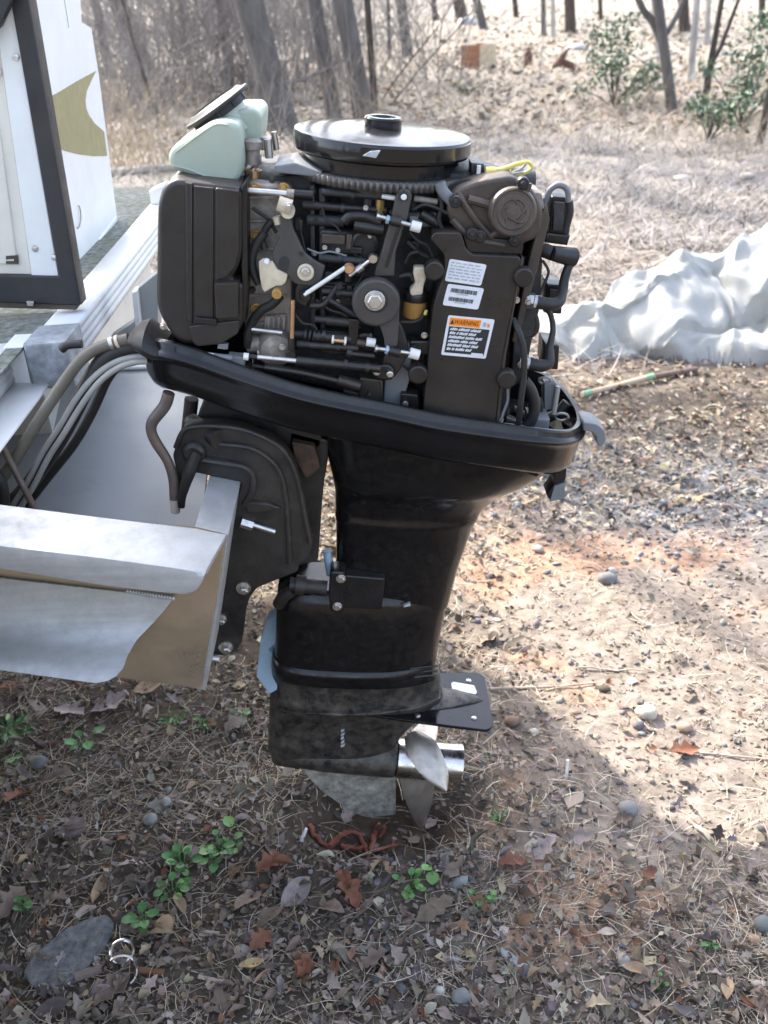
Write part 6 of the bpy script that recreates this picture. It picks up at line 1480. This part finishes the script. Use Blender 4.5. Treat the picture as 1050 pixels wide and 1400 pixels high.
BIG = [(358, 1292, 42, 0, .4, 'rust', .8, 'bright rust red leaf right of the yellow leaf'), (344, 1324, 36, 1, .5, 'ochre', .2, 'yellow ochre leaf below the bright rust leaf'), (138, 1218, 64, 2, 1.3, 'tan', 1.5, 'long tan curled leaf above the dark slate'),
       (406, 1226, 62, 1, .7, 'grey', .9, 'large grey brown folded leaf in the middle of the shaded litter'), (478, 1222, 56, 0, 1.2, 'rust', 1.9, 'crumpled rusty brown leaf below the red roots'), (455, 1250, 40, 1, .5, 'brown', -.6, 'pinkish brown leaf tucked under the crumpled rusty leaf'),
       (700, 1186, 42, 0, .8, 'rust', .25, 'ragged orange rust leaf right of the propeller hollow'), (30, 1092, 58, 0, .5, 'rust', 1.15, 'long rust red leaf at the left edge under the pod'), (150, 966, 52, 0, .6, 'grey', .5, 'pale brown leaf close under the gold transom plate'), (205, 942, 48, 1, .7, 'tan', .3, 'tan leaf touching the bottom of the transom plate'),
       (96, 978, 44, 0, .5, 'grey', -.4, 'ragged grey leaf right of the leftmost weeds'), (80, 1070, 44, 0, .6, 'brown', .2, 'lobed brown leaf right of the long rust leaf'), (372, 1188, 44, 0, .7, 'rust', .3, 'rust coloured leaf right of the big weed clump'), (340, 1238, 52, 1, .4, 'brown', .9, 'pinkish leaf with a long stalk below the big weed clump'),
       (175, 1150, 34, 2, .8, 'rust', .8, 'narrow orange leaf left of the weed clumps'), (790, 1150, 40, 0, .5, 'grey', -.2, 'pale leaf in the shade left of the sunlit edge'), (745, 1165, 44, 0, .5, 'grey', .6, 'pointed pale leaf right of the ragged orange leaf'), (868, 1334, 40, 1, .9, 'tan', -.6, 'long pale orange leaf near the lower right'),
       (880, 1346, 30, 0, 1.1, 'brown', .4, 'brown crumpled leaf touching the long pale orange leaf'), (994, 1358, 34, 1, .5, 'tan', 1.2, 'tan leaf near the bottom right corner'), (934, 1032, 44, 0, .9, 'rust', .15, 'rust brown leaf on the sunlit soil at the right'), (888, 1200, 30, 0, .7, 'rust', .5, 'small rust leaf in the shade below the sunlit edge'),
       (510, 1318, 44, 0, .8, 'brown', .4, 'brown leaf at the bottom centre left of the bark flake'), (416, 1330, 38, 0, .6, 'rust', 1.0, 'dull rust leaf at the bottom left of centre'), (20, 1240, 52, 0, .6, 'brown', 1.2, 'reddish brown leaf at the left edge above the slate'), (10, 1336, 40, 1, .6, 'dark', .5, 'dark leaf at the left edge beside the slate'),
       (155, 1360, 60, 0, .7, 'brown', .9, 'large brown leaf at the bottom edge below the metal ring'), (70, 1386, 54, 1, .6, 'dark', .3, 'dark leaf on the bottom edge at the lower left'), (590, 1130, 30, 1, .6, 'grey', .9, 'grey leaf beside the lower propeller blade'), (478, 1118, 36, 0, .8, 'grey', 1.2, 'grey leaf in the hollow right under the skeg')]
for i, (a, b_, L_, kd, cu, co, yw_, lb) in enumerate(BIG): oneleaf(a, b_, L_, kd, cu, co, yw_, lb, i + 1)
# larger loose leaves over the shaded litter: copies that share six meshes, each an object of its own
rngl = random.Random(77); protos = []
for k in range(6):
    V, F = leafcurl((0, 1, 0, 1, 2, 0)[k], 1.0, (1.0, 1.4, 1.2, 1.1, 1.6, 1.5)[k], 60 + k); protos.append(mesh_from('fallen_leaf', V, F, 60))
cnames = list(LM); pm = {}
for c in cnames:
    for k in range(6):
        me = protos[k].copy(); me.materials.append(LM[c]); pm[c, k] = me
MARKS = [(100, 1305, 'the dark slate'), (169, 1308, 'the metal ring'), (225, 1262, 'the tan stone'), (205, 1331, 'the rusty bolt'), (302, 1168, 'the biggest weed clump'), (250, 1186, 'the clump left of the biggest weeds'), (118, 1022, 'the three round weed leaves'), (12, 1008, 'the leftmost weeds'), (240, 988, 'the weeds under the transom'), (330, 990, 'the weed by the gearcase'),
         (228, 1096, 'the pale round pebble'), (358, 1292, 'the bright rust leaf'), (344, 1324, 'the yellow leaf'), (406, 1226, 'the big folded grey leaf'), (478, 1222, 'the crumpled rusty leaf'), (490, 1150, 'the red roots'), (562, 1216, 'the weeds below the propeller'), (658, 1238, 'the yellow green weed'), (705, 1314, 'the long grey bark slab'), (601, 1354, 'the white pebble'), (631, 1362, 'the blue grey stone'),
         (700, 1186, 'the ragged orange leaf'), (858, 1104, 'the grey angular stone'), (786, 1096, 'the tan bark chip'), (868, 1334, 'the long pale orange leaf'), (1042, 1262, 'the dark stone at the right edge'), (994, 1358, 'the corner tan leaf'), (138, 1218, 'the long curled tan leaf'), (30, 1092, 'the long rust leaf at the left'), (54, 1042, 'the stone under the pod'), (900, 1356, 'the small dark weed'), (888, 1200, 'the small rust leaf'), (568, 1330, 'the dark bark flake'), (155, 1360, 'the large bottom leaf'), (20, 1240, 'the reddish leaf at the left')]
DIRS = ['right of', 'lower right of', 'below', 'lower left of', 'left of', 'upper left of', 'above', 'upper right of']
used_labels = set()
def leaflabel(px, py, c, L_):
    """colour and size, then the nearest landmark it can be found by"""
    nm = {'brown': 'brown', 'rust': 'rust coloured', 'tan': 'tan', 'grey': 'greyish', 'ochre': 'ochre', 'dark': 'dark'}[c]
    sz = 'small' if L_ < .030 else ('large' if L_ > .040 else 'medium')
    order = sorted(MARKS, key=lambda m_: math.hypot(m_[0] - px, m_[1] - py))
    for near in ('close', ''):
        for m_ in order[:6]:
            d = DIRS[int(round(math.atan2(py - m_[1], px - m_[0]) / (math.pi / 4))) % 8]; r = math.hypot(m_[0] - px, m_[1] - py)
            if near and r > 60: continue
            lb = ('%s %s dead leaf %s %s %s' % (sz, nm, near, d, m_[2])).replace('  ', ' ')
            if lb not in used_labels: used_labels.add(lb); return lb
    lb = '%s %s dead leaf well %s %s' % (sz, nm, d, m_[2]); used_labels.add(lb); return lb
cnt = 0
while cnt < 150:
    px, py = rngl.uniform(-10, 1060), rngl.uniform(935, 1395)
    if px > 640 and py < 1100 + (px - 830) * .2: continue
    if 360 < px < 640 and py < 1180: continue
    g = G(px, py); c = rngl.choices(cnames, (5, 1.2, 1.4, 4, .4, 2.5))[0]; k = rngl.randrange(6); L_ = rngl.uniform(.022, .046)
    o = bpy.data.objects.new('fallen_leaf', pm[c, k]); COL.objects.link(o); o.location = g + Vector((0, 0, .011 + rngl.uniform(0, .006))); o.scale = (L_, L_ * rngl.uniform(.8, 1.15), L_)
    o.rotation_euler = (rngl.gauss(0, .5), rngl.gauss(0, .5), rngl.uniform(0, 6.28))
    props(o, leaflabel(px, py, c, L_), 'leaf', 'loose leaves on the shaded litter'); cnt += 1

# ---- green weeds
m_weed = M('fresh_weed_leaf', (.075, .19, .055), .5, var=.25, vs=40, bump=.15, spec=.4, rnd_obj=.25)
m_weedp = M('pale_weed_leaf', (.17, .30, .09), .5, var=.2, vs=40, bump=.15, spec=.4, rnd_obj=.2)
def weed(px, py, wpx, n, lpx, label, seed, pale=.3, narrow=False):
    rng = random.Random(seed); g = G(px, py); s = S(px, py, g.y); t = thing('weed_plant', g, label, 'weed', 'green weeds')
    for i in range(n):
        a = rng.uniform(0, 6.28); rr_ = wpx * s * .5 * math.sqrt(rng.uniform(0, 1)); L_ = lpx * s * rng.uniform(.7, 1.25)
        c = Vector((g.x + math.cos(a) * rr_, g.y + math.sin(a) * rr_, 0)); c.z = H(c.x, c.y) + rng.uniform(.012, .03)
        d = Vector((math.cos(a), math.sin(a), rng.uniform(-.1, .5))).normalized(); u = d.cross(Vector((0, 0, 1))).normalized(); nn = u.cross(d)
        w_ = (.16 if narrow else .42); pr_ = [(0, .15), (.2, .75), (.5, 1), (.8, .75), (1, .1)]; V = []; F = []
        for (q, ww) in pr_:
            V += [c + d * (q * L_) + u * (w_ * ww * L_) + nn * (.10 * L_ * ww), c + d * (q * L_), c + d * (q * L_) - u * (w_ * ww * L_) + nn * (.10 * L_ * ww)]
        for k in range(4):
            b0 = 3 * k; F += [(b0, b0 + 1, b0 + 4, b0 + 3), (b0 + 1, b0 + 2, b0 + 5, b0 + 4)]
        lf = obj('leaf', (V, F), m_weedp if rng.random() < pale else m_weed, t, 60)
        obj('stalk', tube([Vector((g.x + math.cos(a) * rr_ * .3, g.y + math.sin(a) * rr_ * .3, H(g.x, g.y) - .004)), c + Vector((0, 0, .004)), c + d * L_ * .3], .0011, 4), m_weed, lf)
WEEDS = [(12, 1008, 46, 13, 22, 'weed clump at the left edge under the pod', .1, True), (118, 1022, 30, 4, 20, 'three round leaved weed right of the leftmost clump', .1, False), (18, 1046, 16, 3, 14, 'tiny weed sprig just below the leftmost clump', .1, False), (240, 988, 30, 9, 13, 'weed clump under the transom plate', .2, True), (280, 996, 20, 6, 14, 'smaller weed right of the clump under the transom plate', .2, True),
         (330, 990, 18, 5, 12, 'tiny weed close to the front of the gearcase', .2, False), (302, 1168, 46, 14, 17, 'biggest weed clump, left of the red roots', .3, False), (320, 1140, 8, 1, 20, 'single bright leaf standing above the biggest weed clump', 1, False), (250, 1186, 40, 9, 17, 'weed clump left of the biggest clump', .2, False), (236, 1224, 30, 7, 17, 'weed clump midway between the big clump and the tan stone', .2, False),
         (196, 1262, 26, 6, 20, 'weed clump left of the tan stone', .1, False), (36, 1248, 16, 4, 11, 'small dark weed above the slate at the left', .1, False), (562, 1216, 32, 9, 13, 'pale weed clump below the propeller', .8, False), (592, 1194, 8, 2, 19, 'single pale leaf above the weed clump below the propeller', 1, False), (658, 1238, 26, 6, 13, 'yellow green weed right of the clump below the propeller', .6, False),
         (682, 1128, 18, 6, 11, 'tiny weed in the litter right of the propeller', .5, True), (900, 1356, 14, 4, 11, 'small dark weed near the lower right leaf', .0, False), (968, 1300, 12, 3, 10, 'tiny bluish weed near the right edge', .5, False), (880, 455 + 67, 1, 1, 1, '', 0, False)]
for i, (a, b_, w_, n, l_, lb, pa, na) in enumerate(WEEDS):
    if lb: weed(a, b_, w_, n if n < 3 else int(n * 1.5), l_ * (.8 if n > 2 else 1), lb, 40 + i, pa, na)
